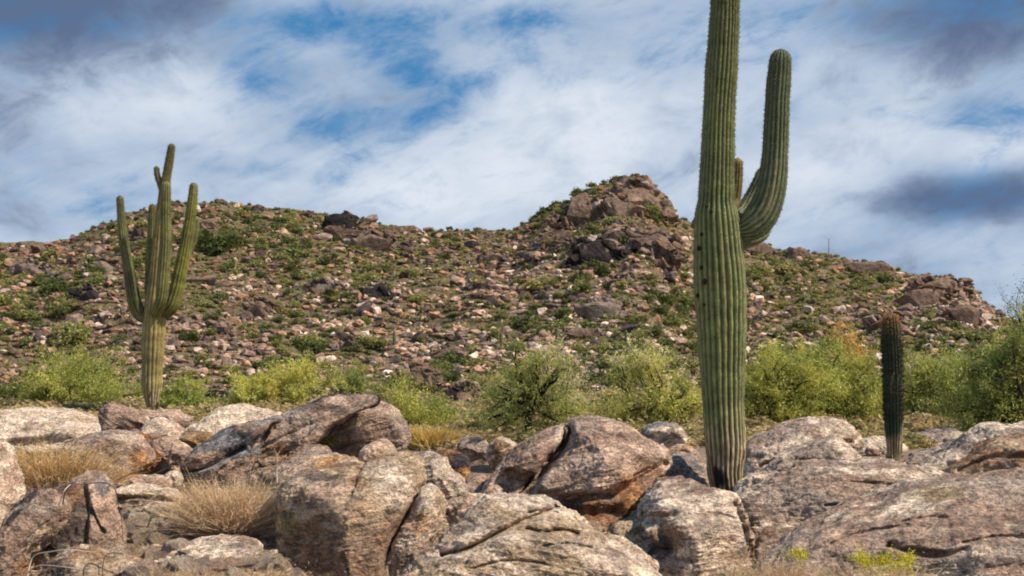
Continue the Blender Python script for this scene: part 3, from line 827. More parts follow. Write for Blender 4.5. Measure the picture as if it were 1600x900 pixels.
# named outcrops
OUT = [('craggy capstone outcrop crowning the peak', [(935, 308), (950, 286), (970, 272), (988, 263), (1012, 266), (1016, 278), (1036, 296), (1050, 316), (1060, 332), (1040, 345), (1000, 335), (960, 325)], 'mauve', 5),
       ('broad craggy flank left of the capstone', [(846, 350), (870, 328), (905, 306), (938, 290), (962, 318), (948, 350), (905, 364)], 'mauve', 6),
       ('ribbed cliff running down the front right of the peak', [(985, 350), (1030, 345), (1064, 352), (1076, 400), (1050, 440), (1015, 410)], 'mauve', 6),
       ('sunlit pinkish rock face under the peak', [(935, 335), (950, 305), (985, 295), (1010, 310), (1020, 335), (990, 350), (955, 350)], 'pink', 4),
       ('jagged rock nose on the right shoulder of the peak', [(1022, 345), (1030, 315), (1050, 312), (1062, 335), (1066, 355), (1040, 362)], 'mauve', 2),
       ('large dark outcrop on the slope below the peak', [(876, 422), (896, 388), (920, 366), (950, 358), (978, 380), (1004, 410), (990, 434), (945, 442), (898, 436)], 'dark', 4),
       ('pale triangular crag between the peak and the large dark outcrop', [(946, 372), (952, 350), (975, 343), (1000, 364), (1017, 388), (985, 392), (958, 384)], 'pink', 3),
       ('slanting grey outcrop on the middle slope of the left hill', [(458, 440), (480, 425), (512, 430), (542, 446), (552, 464), (528, 474), (498, 470), (472, 458)], 'grey', 3),
       ('squat dark outcrop right of the many armed saguaro', [(362, 486), (378, 463), (400, 454), (416, 474), (421, 500), (402, 512), (374, 510)], 'mauve', 3),
       ('small dark crag left of the large dark outcrop', [(738, 410), (750, 392), (775, 386), (795, 396), (790, 412), (760, 416)], 'mauve', 2),
       ('rounded crag under the saddle of the ridge', [(826, 444), (836, 420), (860, 412), (882, 428), (880, 446), (850, 450)], 'mauve', 2),
       ('brown crag on the lower middle slope', [(636, 508), (648, 486), (675, 480), (696, 494), (694, 510), (660, 515)], 'mauve', 2),
       ('pale rounded block on the lower slope below the peak', [(784, 502), (792, 482), (815, 478), (828, 492), (822, 506), (800, 508)], 'pink', 1.5),
       ('knobbly outcrop on the ridge left of the dip', [(598, 366), (606, 352), (625, 345), (645, 352), (660, 364), (630, 370)], 'mauve', 2),
       ('small rock tooth standing on the dip of the ridge', [(738, 368), (744, 354), (756, 351), (764, 360), (760, 370)], 'mauve', 1),
       ('ridge crag just right of the two armed saguaro', [(1168, 398), (1176, 378), (1195, 372), (1212, 380), (1222, 396), (1195, 404)], 'mauve', 2),
       ('dark ridge crag left of the thin mast', [(1222, 405), (1232, 388), (1250, 380), (1268, 388), (1276, 404), (1250, 410)], 'dark', 2),
       ('dark blocky crag on the ridge right of the thin mast', [(1336, 424), (1344, 408), (1368, 401), (1388, 408), (1400, 426), (1370, 432)], 'dark', 2.5),
       ('long rock brow at the right end of the ridge', [(1428, 448), (1440, 432), (1470, 427), (1505, 431), (1530, 442), (1540, 462), (1500, 466), (1460, 456)], 'mauve', 3),
       ('broken rock rib running down above the mesquite', [(600, 610), (612, 575), (640, 560), (672, 572), (690, 600), (670, 622), (630, 625)], 'mauve', 1.2),
       ('stack of dark blocks behind the green shrub at the hill foot', [(690, 640), (700, 600), (725, 590), (752, 610), (764, 645), (740, 672), (708, 668)], 'mauve', 1.0),
       ('dark rock pile beside the yellow green shrub', [(300, 632), (312, 610), (332, 606), (352, 618), (360, 634), (330, 642)], 'dark', .6),
       ('brown rocky hump right of the single column saguaro', [(1480, 500), (1500, 470), (1530, 468), (1548, 490), (1540, 512), (1505, 516)], 'mauve', 2)]
XR = random.Random(44)
for k_ in range(34):
    cx_ = XR.uniform(20, 1540); t_ = XR.random(); cy_ = sky_at(cx_) * (1 - t_) + 8 * (1 - t_) + 585 * t_
    a_, b_ = XR.uniform(18, 56), XR.uniform(10, 27)
    pl_ = [(cx_ + a_ * math.cos(q_) * XR.uniform(.7, 1.1) + b_ * .4 * math.sin(q_), cy_ - b_ * math.sin(q_) * XR.uniform(.7, 1.2)) for q_ in np.linspace(0, 2 * math.pi, 9)[:-1]]
    OUT.append(('dark craggy bedrock ' + zone_name(cx_, cy_), pl_, XR.choice(['mauve', 'mauve', 'mauve', 'grey', 'dark']), 2))
for k_, (lab, out, mn, T) in enumerate(OUT):
    if 'ridge' in lab and k_ < 24:
        oc = np.array(out, float); c_ = np.array([oc[:, 0].mean(), oc[:, 1].max()]); OUT[k_] = (lab, [tuple(q_) for q_ in (oc - c_) * np.array([1.2, 1.12]) + c_ + np.array([0, 3])], 'mauve', 4)


def inside(p, poly):
    x, y = p; c_ = False; j = len(poly) - 1
    for i in range(len(poly)):
        if (poly[i][1] > y) != (poly[j][1] > y) and x < (poly[j][0] - poly[i][0]) * (y - poly[i][1]) / (poly[j][1] - poly[i][1]) + poly[i][0]: c_ = not c_
        j = i
    return c_


chips3 = [chip(2 + i % 2, np.random.default_rng(980 + i), .13, 26) for i in range(20)]
for i, (lab, out, mn, T) in enumerate(OUT):
    r = np.random.default_rng(3000 + i)
    oa = np.array(out, float); bx_, by_ = oa[:, 0].mean(), oa[:, 1].max(); ext = oa.max(0) - oa.min(0)
    Y = max(depth_fast(bx_, max(by_ - 4, sky_at(bx_) + 6)), 25.5)
    base = P(bx_, by_, Y); m2px = Y / FPX; vv_, ff_, cc_l = [], [], []
    v, f = chips3[i % 20]; vv_.append(v / np.abs(v).max(0) * np.array([ext[0] * .44, ext[1] * .34, ext[1] * .44]) * m2px + P(oa[:, 0].mean(), (oa[:, 1].min() + by_) / 2 + ext[1] * .08, Y) - base + np.array([0, T * .6, 0])); ff_.append(f); n_ = len(v); cc_l.append(np.repeat((C[mn] * .5)[None], len(v), 0))
    cnt = int(np.clip(ext[0] * ext[1] / (70. if T >= 4 else 50.), 26, 110)); tilt_ = r.uniform(.3, .7); k_ = 0
    while k_ < cnt:
        q_ = (r.uniform(oa[:, 0].min(), oa[:, 0].max()), r.uniform(oa[:, 1].min(), oa[:, 1].max() + 3))
        if not inside(q_, out): continue
        if (T < 4 or 'ridge' in lab or 'capstone' in lab) and np.hypot((q_[0] - oa[:, 0].mean()) / (ext[0] * .5), (q_[1] - (oa[:, 1].min() + by_) / 2 - ext[1] * .08) / (ext[1] * .5)) > .88: continue
        fr = r.random() ** 1.6
        s_ = min(ext) * (.09 + (.34 if T >= 4 else .26) * fr ** 1.3)
        edge = min(np.hypot(*(oa - np.array(q_)).T).min(), 99)
        s_ = min(s_, max(edge * 1.1, min(ext) * .17))
        v, f = chips3[r.integers(20)] if fr > .3 else chips2[r.integers(24)]
        v = v * np.array([r.uniform(.9, 1.5), 1.0, r.uniform(.7, 1.3)]) * s_ * m2px
        a_ = r.normal(tilt_, .5); Ry = np.array([[math.cos(a_), 0, math.sin(a_)], [0, 1, 0], [-math.sin(a_), 0, math.cos(a_)]])
        b_ = r.uniform(-.6, .6); Rx = np.array([[1, 0, 0], [0, math.cos(b_), -math.sin(b_)], [0, math.sin(b_), math.cos(b_)]])
        up_ = (by_ - q_[1]) / max(ext[1], 1)
        o_ = P(q_[0], q_[1], Y) - base + np.array([0, T * .6 + (T * (.9 * up_ - .45 + r.uniform(-.35, .35))) * (1 if T > 4 and 'capstone' not in lab else .18) + s_ * m2px * .2, 0])
        vv_.append(v @ (Rx @ Ry).T + o_); ff_.append(f + n_); n_ += len(v)
        hc = C[mn] * .55 if r.random() < .7 else HCOL[r.integers(len(HCOL))]
        cc_l.append(np.repeat((hc * r.uniform(.6, 1.15))[None], len(v), 0)); k_ += 1
    o = link('rock_outcrop', raw_mesh('rock_outcrop', np.vstack(vv_), np.vstack(ff_), M_HROCK, np.vstack(cc_l), False), loc=base)
    tag(o, lab, 'rock outcrop', 'rock outcrops on the hill')


# ------------------------------------------------------------------ foliage
def leaves(cent, nrm_bias, size, r, col, colvar=.25, aspect=2.2, up=0.0):
    """cent (n,3): one small two-triangle leaf at each"""
    n = len(cent)
    d = r.normal(size=(n, 3)); d[:, 2] += up; d /= np.linalg.norm(d, axis=1, keepdims=True)
    e_ = np.cross(d, r.normal(size=(n, 3))); e_ /= np.linalg.norm(e_, axis=1, keepdims=True)
    s_ = size * r.uniform(.6, 1.4, (n, 1))
    a_ = cent - d * s_ * aspect / 2; b_ = cent + e_ * s_ / 2; c_ = cent + d * s_ * aspect / 2; q_ = cent - e_ * s_ / 2
    v = np.stack([a_, b_, c_, q_], 1).reshape(-1, 3)
    f = np.arange(n * 4, dtype=np.int32).reshape(-1, 4)
    cv = col * (1 + colvar * r.normal(size=(n, 1)).clip(-1.6, 1.6))
    return v, f, np.repeat(np.clip(cv, .004, .9), 4, 0)


def tube(pts, rad, sides=5):
    pts = np.asarray(pts, float); n = len(pts); rad = np.broadcast_to(rad, n)
    t = np.gradient(pts, axis=0); t /= np.maximum(np.linalg.norm(t, axis=1, keepdims=True), 1e-9)
    ref = np.array([.31, .95, .05]); u_ = np.cross(t, ref); u_ /= np.maximum(np.linalg.norm(u_, axis=1, keepdims=True), 1e-6); w_ = np.cross(t, u_)
    a_ = np.linspace(0, 2 * np.pi, sides, endpoint=False)
    v = pts[:, None] + rad[:, None, None] * (np.cos(a_)[None, :, None] * u_[:, None] + np.sin(a_)[None, :, None] * w_[:, None])
    i = np.arange(n - 1)[:, None] * sides + np.arange(sides)[None]; j = np.arange(n - 1)[:, None] * sides + (np.arange(sides)[None] + 1) % sides
    return v.reshape(-1, 3), np.stack([i, j, j + sides, i + sides], -1).reshape(-1, 4)


class Acc:
    def __init__(s): s.v, s.f, s.c, s.n = [], [], [], 0
    def add(s, v, f, c):
        s.v.append(v); s.f.append(f + s.n); s.n += len(v)
        s.c.append(np.broadcast_to(np.asarray(c, float), (len(v), 3)))
    def mesh(s, name, mat, smooth=False): return raw_mesh(name, np.vstack(s.v), np.vstack(s.f), mat, np.vstack(s.c), smooth)


def plant(name, label, cat, base, ells, r_seed, nclump=40, per=420, leaf=.022, cols=((.16, .20, .035),), crad=.28, stems=1, trunk_r=.05,
          bark=(.05, .035, .028), group=None, up=.8, twig=True, split=.35):
    """base=(px,py,Y); ells=[(px,py,rx,ry,(depth shift))] in photo pixels at distance Y"""
    r = np.random.default_rng(r_seed)
    Y = base[2]; bp = P(*base); bp[2] = ground_z(bp[0], bp[1]) - .03
    lv, bk = Acc(), Acc()
    areas = np.array([e_[2] * e_[3] for e_ in ells], float); areas /= areas.sum()
    cents = []
    while len(cents) < nclump:
        e_ = ells[r.choice(len(ells), p=areas)]
        d = r.normal(size=3); d /= np.linalg.norm(d); d *= r.uniform(.25, 1) ** .45
        rx = e_[2] / FPX * Y; rz = e_[3] / FPX * Y
        c_ = P(e_[0], e_[1], Y); s_ = np.array([d[0] * rx, d[1] * rx * .9, d[2] * rz])
        cents.append(c_ + s_ * .98 + r.normal(size=3) * .10)
    stem_p = [bp + np.array([r.normal() * .12 * (stems > 1), r.normal() * .12 * (stems > 1), 0]) for _ in range(stems)]
    top = max(c_[2] for c_ in cents)
    forks = []
    for sp in stem_p:
        fk = sp + np.array([r.normal() * .15, r.normal() * .12, (top - sp[2]) * split])
        mid = (sp + fk) / 2 + r.normal(size=3) * np.array([.05, .05, 0])
        pts = catmull([sp, mid, fk], 5)
        v, f = tube(pts, np.linspace(trunk_r, trunk_r * .72, len(pts)), 6); bk.add(v, f, bark); forks.append(fk)
    for c_ in cents:
        fk = forks[int(np.argmin([np.linalg.norm(c_ - f_) for f_ in forks]))]
        L = np.linalg.norm(c_ - fk)
        m1 = fk * .62 + c_ * .38 + r.normal(size=3) * L * .10; m2 = fk * .3 + c_ * .7 + r.normal(size=3) * L * .08
        pts = catmull([fk, m1, m2, c_], 4)
        v, f = tube(pts, np.linspace(trunk_r * .55, .006, len(pts)), 4); bk.add(v, f, bark)
        col = np.array(cols[r.integers(len(cols))]) * r.uniform(.72, 1.22)
        k_ = int(per * 1.0 * r.uniform(.25, 1.4)); R_ = crad * r.uniform(.8, 1.9)
        nt = max(6, k_ // 34)
        td = r.normal(size=(nt, 3)); td[:, 2] += up * .9; td /= np.linalg.norm(td, axis=1, keepdims=True)
        ti = r.integers(nt, size=k_); tt = r.uniform(.05, 1, (k_, 1))
        pos = c_ + td[ti] * tt * R_ * r.uniform(.75, 1.3, (nt, 1))[ti] + r.normal(size=(k_, 3)) * R_ * .10
        pos[:, 2] -= (tt[:, 0] ** 2) * R_ * .08
        v, f, c4 = leaves(pos, None, leaf * .50, r, col, .32, 4.8, .7); lv.add(v, f, c4)
        if twig:
            for q_ in range(0, nt, 3):
                v, f = tube(np.stack([c_, c_ + td[q_] * R_ * .9]), [.004, .002], 3); bk.add(v, f, np.array(bark) * .6 + col * .5)
    root = empty(name, bp); tag(root, label, cat, group)
    for nm, ac, mt in (('crown', lv, M_LEAF), ('trunk' if stems == 1 else 'stems', bk, M_BARK)):
        ac.v = [v_ - bp for v_ in ac.v]
        link(nm, ac.mesh(nm, mt), root)
    return root


GR = [(.40, .44, .12), (.50, .50, .14), (.28, .33, .09)]
YG = [(.68, .63, .15), (.76, .68, .20), (.54, .53, .14)]
PY = [(.78, .67, .33), (.66, .59, .25), (.84, .70, .40)]
DG = [(.18, .23, .07), (.27, .31, .09), (.14, .18, .06)]
MG = [(.42, .44, .14), (.30, .34, .11), (.56, .53, .18)]
GS = 'desert shrubs and trees at the foot of the hill'
plant('desert_shrub', 'broad bright green shrub left of the many armed saguaro', 'shrub', (125, 655, 26), [(125, 612, 80, 32), (65, 630, 40, 18), (185, 628, 34, 20), (140, 585, 36, 20)], 1, 70, 420, .026, YG[2:] + GR[:2] + YG[2:], .30, 5, .02, group=GS)
plant('desert_shrub', 'dark green shrub at the left edge behind the cream ledge', 'shrub', (10, 650, 26), [(10, 632, 40, 24)], 2, 30, 380, .026, DG, .26, 4, .02, group=GS)
plant('desert_shrub', 'low green shrub just right of the many armed saguaro', 'shrub', (290, 655, 24.5), [(288, 632, 28, 16), (318, 638, 16, 10)], 3, 26, 400, .024, GR, .22, 4, .015, group=GS)
plant('desert_shrub', 'bright yellow green shrub above the long tilted slab', 'shrub', (440, 650, 25), [(440, 615, 54, 20), (482, 596, 22, 20), (405, 624, 34, 14), (375, 630, 14, 8)], 4, 52, 430, .025, YG[:2] + YG, .26, 5, .02, group=GS)
plant('desert_shrub', 'rounded green shrub right of the top of the left centre pile', 'shrub', (655, 690, 20), [(640, 645, 28, 26), (675, 665, 28, 20), (618, 622, 14, 12)], 5, 48, 400, .021, GR[:2] + YG[2:], .22, 4, .015, group=GS)
plant('mesquite_tree', 'small green tree with a dark forked trunk above the split slab', 'tree', (828, 700, 19), [(800, 625, 40, 44), (850, 590, 44, 34), (785, 660, 30, 22), (872, 640, 22, 30), (825, 572, 26, 12)], 6, 62, 330, .020, MG, .20, 1, .06, (.028, .02, .017), group=GS, split=.45, up=.3)
plant('palo_verde', 'pale yellow twiggy tree behind the mesquite', 'tree', (880, 650, 25), [(855, 575, 36, 16), (895, 630, 30, 30)], 7, 26, 220, .024, PY, .32, 2, .03, group=GS)
plant('palo_verde', 'yellow green tree with dark branches left of the two armed saguaro', 'tree', (1035, 695, 20), [(1000, 635, 40, 26), (1052, 630, 36, 32), (990, 575, 36, 18), (958, 655, 34, 18), (1080, 655, 20, 24)], 8, 78, 330, .021, YG + PY[:2] + GR[:1], .24, 2, .035, group=GS)
plant('palo_verde', 'green tree immediately right of the two armed saguaro', 'tree', (1215, 690, 20.5), [(1195, 610, 38, 50), (1245, 630, 44, 44), (1185, 650, 30, 30), (1225, 575, 40, 18)], 9, 100, 350, .022, GR[:2] + YG[2:] + YG[:1], .25, 2, .035, group=GS)
plant('palo_verde', 'green tree left of the single column saguaro', 'tree', (1320, 700, 21.5), [(1300, 630, 42, 48), (1345, 640, 34, 45), (1290, 585, 32, 24), (1355, 590, 24, 24)], 10, 115, 350, .022, GR[:2] + YG[2:], .25, 2, .035, group=GS)
plant('dry_shrub', 'dead orange branches rising behind the green tree by the single column saguaro', 'shrub', (1322, 640, 27), [(1318, 548, 22, 30), (1340, 570, 22, 20)], 11, 34, 150, .026, [(.75, .44, .14), (.82, .52, .20)], .22, 2, .018, (.35, .2, .09), GS)
plant('palo_verde', 'green tree immediately right of the single column saguaro', 'tree', (1450, 690, 22), [(1440, 630, 38, 46), (1480, 605, 42, 42), (1425, 660, 22, 26)], 12, 105, 350, .024, GR[:2] + MG + YG[2:], .27, 2, .03, group=GS)
plant('palo_verde', 'large dark green tree filling the right edge', 'tree', (1590, 690, 18.5), [(1570, 605, 58, 50), (1620, 575, 50, 56), (1530, 640, 40, 30), (1600, 650, 60, 30)], 13, 170, 360, .021, GR + MG + DG[1:2], .25, 3, .045, group=GS)
plant('palo_verde', 'sparse bare topped tree against the sky at the right edge', 'tree', (1600, 640, 32), [(1592, 478, 22, 24)], 14, 16, 60, .03, [(.14, .13, .10), (.12, .14, .06)], .35, 2, .03, group=GS)
plant('desert_shrub', 'olive shrub behind the low dark rock pile', 'shrub', (550, 640, 27), [(550, 606, 24, 13)], 15, 18, 350, .027, MG, .26, 3, .015, group=GS)
plant('desert_shrub', 'olive shrub peeping over the egg shaped boulder', 'shrub', (1100, 690, 21), [(1080, 668, 30, 22)], 16, 26, 350, .022, MG + YG[:1], .22, 3, .015, group=GS)
plant('desert_shrub', 'low pale shrub between the mesquite and the palo verde', 'shrub', (930, 670, 22), [(925, 662, 28, 14)], 17, 18, 300, .022, PY + YG[:1], .22, 3, .015, group=GS)

# hill bushes: a few meshes shared by many bushes
bush_me = []
for i in range(14):
    r = np.random.default_rng(60 + i); ac = Acc()
    pal = [(.13, .155, .055), (.23, .24, .085), (.31, .30, .11), (.18, .195, .08), (.38, .34, .14)][i % 5]
    for q_ in range(15):
        d = r.normal(size=3); d[2] = abs(d[2]); d /= np.linalg.norm(d); c_ = d * r.uniform(.2, .85) * np.array([1, 1, .72])
        k_ = 46; pos = c_ + r.normal(size=(k_, 3)) * .21
        pos[:, 2] = np.maximum(pos[:, 2], -.1)
        ac.add(*leaves(pos, None, .15, r, np.array(pal) * r.uniform(.7, 1.3), .3, 1.7, .2))
    bush_me.append(ac.mesh('hill_bush', M_LEAF))
hb = []
while len(hb) < 2700:
    px = random.uniform(-20, 1620); ys = sky_at(px); py = ys + 2 + random.random() ** .85 * (650 - ys)
    pat = float(fbm(np.array([[px / 120. + 3, py / 60., 7.5]]), 3)[0])
    if random.random() > .42 + pat * 1.5: continue
    s_ = random.lognormvariate(1.95, .45)
    if py > 520: s_ *= 1.15
    s_ = min(s_, (py - ys) * .5 + 3.5)
    hb.append((s_, px, py))
for k_ in range(26):
    q_ = random.uniform(835, 985); hb.append((random.uniform(5, 9), q_, sky_at(q_) + random.uniform(1, 16)))
for px in np.arange(100, 1560, 13.0):     # bushes that notch the ridge line
    q_ = px + random.uniform(-6, 6); hb.append((random.uniform(3, 6.5), q_, sky_at(q_) + 1.5))
for (px, py, s_) in [(315, 478, 15), (345, 470, 16), (330, 500, 13), (440, 412, 17), (400, 418, 14), (600, 425, 17), (580, 440, 16), (640, 430, 14), (870, 300, 10), (900, 292, 10), (925, 287, 9), (850, 332, 10), (835, 345, 9), (745, 445, 14), (735, 430, 11), (910, 440, 15), (975, 450, 15),
                     (590, 550, 18), (575, 545, 16), (505, 548, 15), (430, 570, 19), (410, 575, 15), (535, 600, 15), (890, 395, 12), (860, 385, 11), (700, 375, 11), (730, 385, 12), (1225, 480, 12), (1190, 470, 12), (855, 480, 11), (650, 470, 13), (150, 430, 12), (95, 440, 13), (30, 470, 14), (40, 545, 15), (970, 300, 7), (985, 290, 6), (1480, 560, 16), (1440, 548, 14), (1260, 560, 16), (1215, 555, 17), (1180, 560, 14), (465, 500, 13), (1130, 430, 10), (1350, 500, 10), (1490, 520, 13)]:
    hb.append((s_, px, py))
hb.sort(reverse=True)
G2 = 'dark green bushes dotted over the hillside'
for s_, px, py in hb[:300]:
    x, Y, z = hill_pos(px, py); size = s_ / FPX * Y
    o = bpy.data.objects.new('hill_bush', random.choice(bush_me)); COL.objects.link(o)
    o.location = (x, Y, z + size * .12); o.scale = (size * random.uniform(1.0, 1.5), size, size * random.uniform(.75, 1.05)); o.rotation_euler = (0, 0, random.uniform(0, 6.3))
    tag(o, 'rounded green bush ' + zone_name(px, py), 'bush', G2)
ac = Acc()
bdat = []
for me in bush_me:
    v = np.empty(len(me.vertices) * 3, np.float32); me.vertices.foreach_get('co', v); v = v.reshape(-1, 3)
    c_ = np.empty(len(me.vertices) * 4, np.float32); me.color_attributes['col'].data.foreach_get('color', c_); c_ = c_.reshape(-1, 4)[:, :3]
    bdat.append((v, np.arange(len(v), dtype=np.int32).reshape(-1, 4), c_))
rest = hb[300:]
DD = [depth_fast(px, py) for _, px, py in rest]
ZZ = hill_z(np.array([q_[1] for q_ in rest]), np.array(DD))
for (s_, px, py), Y, z in zip(rest, DD, ZZ):
    v, f, c_ = random.choice(bdat); size = s_ / FPX * Y; a_ = random.uniform(0, 6.28)
    Rm = np.array([[math.cos(a_), -math.sin(a_), 0], [math.sin(a_), math.cos(a_), 0], [0, 0, .9]])
    ac.add((v * size) @ Rm.T + np.array([(px - 800) / FPX * Y, Y, z + size * .12]), f, c_ * random.uniform(.8, 1.25))
mini = []
for i in range(10):
    r = np.random.default_rng(160 + i); a2 = Acc(); pal = [(.30, .27, .10), (.20, .21, .07), (.38, .32, .14), (.13, .16, .05), (.26, .26, .08)][i % 5]
    for q_ in range(6):
        c_ = r.normal(size=3) * np.array([.45, .45, .2]) + np.array([0, 0, .2])
        a2.add(*leaves(c_ + r.normal(size=(12, 3)) * .2, None, .26, r, np.array(pal) * r.uniform(.75, 1.25), .3, 2.0, .6))
    mini.append((np.vstack(a2.v), np.vstack(a2.f), np.vstack(a2.c)))
mt = []
while len(mt) < 6500:
    px = random.uniform(-20, 1620); ys = sky_at(px); py = ys + 2 + random.random() * (655 - ys)
    if random.random() > .45 - PATCH(px, py) * 1.6: continue
    mt.append((random.uniform(2.5, 6.5), px, py))
DD = [depth_fast(px, py) for _, px, py in mt]; ZZ = hill_z(np.array([q_[1] for q_ in mt]), np.array(DD))
for (s_, px, py), Y, z in zip(mt, DD, ZZ):
    v, f, c_ = random.choice(mini); size = s_ / FPX * Y
    ac.add(v * np.array([1.3, 1.3, .8]) * size + np.array([(px - 800) / FPX * Y, Y, z + size * .25]), f, c_)
o = link('hillside_scrub', ac.mesh('hillside_scrub', M_LEAF)); tag(o, 'fine olive green scrub growing all over the hillside', 'scrub', kind='stuff')


# ------------------------------------------------------------------ saguaros
def sweep(pts, ribs, seed, ribd=.13, per=10, step=.02, skin=(.12, .17, .055), cap=True, basal=None, band=.35, tint_top=None, wav=.025, rib_col=(.20, .185, .10)):
    """pts: (x,y,z,r). returns skin Acc data and the spine origins"""
    r = np.random.default_rng(seed)
    C_ = catmull(pts, 10)
    L = np.concatenate([[0], np.cumsum(np.linalg.norm(np.diff(C_[:, :3], axis=0), axis=1))]); tot = L[-1]
    nR = max(16, int(tot / step)); s_ = np.linspace(0, tot, nR)
    ctr = np.stack([np.interp(s_, L, C_[:, k_]) for k_ in range(3)], 1); rad = np.interp(s_, L, C_[:, 3])
    if cap:
        rt = rad[-1]; d_ = tot - s_
        rad = np.where(d_ < rt * 1.25, rad * np.sqrt(np.clip(1 - (1 - d_ / (rt * 1.25)) ** 2, 0, 1)), rad)
        rad[-1] = .004
    rad = rad * (1 + wav * fbm(np.stack([s_ * 3.3, s_ * 0 + seed, s_ * 0], 1), 3) * 2 + .022 * vnoise(np.stack([s_ * 8.5, s_ * 0 + seed * 1.7, s_ * 0], 1)))
    t = np.gradient(ctr, axis=0); t /= np.linalg.norm(t, axis=1, keepdims=True)
    u_ = np.zeros_like(t); u_[0] = np.cross(t[0], [0, 1, 0.01]); u_[0] /= np.linalg.norm(u_[0])
    for i in range(1, nR):
        a_ = u_[i - 1] - t[i] * (u_[i - 1] @ t[i]); u_[i] = a_ / np.linalg.norm(a_)
    w_ = np.cross(t, u_)
    K = ribs * per; th = np.linspace(0, 2 * np.pi, K, endpoint=False)
    dth = .045 * fbm(np.stack([np.repeat(s_, K) * 1.6, np.tile(np.cos(th) * 1.5, nR), np.tile(np.sin(th) * 1.5, nR)], 1) + seed * 2.2, 2).reshape(nR, K)
    prof = np.abs(np.cos((th[None] + dth) * ribs / 2)) ** .7          # 1 on a rib, 0 in the groove
    rr = rad[:, None] * (1 - ribd * (1 - prof))
    wob = fbm(np.stack([np.repeat(s_, K) * 2.0, np.tile(np.cos(th) * 2, nR), np.tile(np.sin(th) * 2, nR)], 1) + seed, 3).reshape(nR, K)
    rr = rr * (1 + .045 * wob)
    V = ctr[:, None] + rr[..., None] * (np.cos(th)[None, :, None] * u_[:, None] + np.sin(th)[None, :, None] * w_[:, None])
    i = np.arange(nR - 1)[:, None] * K + np.arange(K)[None]; j = np.arange(nR - 1)[:, None] * K + (np.arange(K)[None] + 1) % K
    f = np.stack([i, j, j + K, i + K], -1).reshape(-1, 4)
    base = np.array(skin)
    bands = fbm(np.stack([s_ * 2.6, s_ * 0 + seed * 3.1, s_ * 0], 1), 3) + .85 * vnoise(np.stack([s_ * 8.5, s_ * 0 + seed * 1.7, s_ * 0], 1))
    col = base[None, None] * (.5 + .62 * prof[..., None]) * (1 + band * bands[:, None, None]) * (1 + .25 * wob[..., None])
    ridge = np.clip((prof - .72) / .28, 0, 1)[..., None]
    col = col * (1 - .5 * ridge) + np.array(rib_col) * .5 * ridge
    ck = fbm(np.stack([np.repeat(s_, K) * 2.2, np.tile(np.cos(th) * 1.1, nR), np.tile(np.sin(th) * 1.1, nR)], 1) * 1.6 + seed * 5.1, 5, .62).reshape(nR, K)
    ckm = (np.clip((ck - .24) / .12, 0, 1) * .65)[..., None]; col = col * (1 - ckm) + np.array([.20, .165, .085]) * ckm
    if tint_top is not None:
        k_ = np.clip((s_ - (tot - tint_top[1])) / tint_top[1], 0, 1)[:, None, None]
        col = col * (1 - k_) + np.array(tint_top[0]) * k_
    if basal is not None:
        q_ = fbm(V.reshape(-1, 3) * np.array([9, 9, 2.2]), 4).reshape(nR, K)
        q2 = fbm(V.reshape(-1, 3) * np.array([14, 14, 5]) + 9, 4).reshape(nR, K)
        k_ = np.clip((basal - s_[:, None] + q_ * basal * .55) / (basal * .35), 0, 1)[..., None]
        bk_ = (np.array([.22, .155, .09]) * (1 - ridge) + np.array([.48, .39, .23]) * ridge) * (1 + .6 * q2[..., None]); k3 = np.clip(q2 * 5 - .3 + (.34 - s_[:, None] / basal) * 5, 0, 1)[..., None]
        bk_ = bk_ * (1 - k3) + np.array([.025, .02, .018]) * k3
        col = col * (1 - k_) + bk_ * k_
        V = V + (q2 * .018)[..., None] * k_ * (V - ctr[:, None]) / np.maximum(rr[..., None], .01)
    # spine origins on the ridges
    org, nrm, tan = [], [], []
    ridx = np.arange(ribs) * per
    dist = .032; rows = np.arange(dist, tot, dist)
    s0 = basal * 1.0 if basal else 0
    for q_, k_ in enumerate(ridx):
        for s__ in rows + r.uniform(-.008, .008, len(rows)):
            if s__ < s0: continue
            i_ = min(int(s__ / tot * (nR - 1)), nR - 1)
            org.append(V[i_, k_]); nrm.append(np.cos(th[k_]) * u_[i_] + np.sin(th[k_]) * w_[i_]); tan.append(t[i_])
    return V.reshape(-1, 3), f, np.clip(col, .006, .8).reshape(-1, 3), np.array(org), np.array(nrm), np.array(tan), tot


def spines(org, nrm, tan, seed, per=5, ln=.03, wd=.0022, col=(.34, .28, .20), top=None):
    r = np.random.default_rng(seed); n = len(org)
    o = np.repeat(org, per, 0); N = np.repeat(nrm, per, 0); T_ = np.repeat(tan, per, 0)
    side = np.cross(N, T_)
    d = N * r.uniform(.5, 1, (n * per, 1)) + T_ * r.normal(0, .6, (n * per, 1)) + side * r.normal(0, .6, (n * per, 1))
    d /= np.linalg.norm(d, axis=1, keepdims=True)
    l_ = ln * r.uniform(.5, 1.2, (n * per, 1))
    e_ = np.cross(d, r.normal(size=d.shape)); e_ /= np.linalg.norm(e_, axis=1, keepdims=True)
    a_ = o + e_ * wd; b_ = o - e_ * wd; c_ = o + d * l_
    v = np.stack([a_, b_, c_], 1).reshape(-1, 3)
    f = np.arange(len(v), dtype=np.int32).reshape(-1, 3)
    cc_ = np.array(col)[None] * r.uniform(.6, 1.3, (n * per, 1))
    if top is not None:
        zt, c2, span = top; k_ = np.clip((o[:, 2] - (zt - span)) / span, 0, 1)[:, None]; cc_ = cc_ * (1 - k_) + np.array(c2) * k_ * r.uniform(.7, 1.2, (n * per, 1))
    return v, f, np.repeat(cc_, 3, 0)


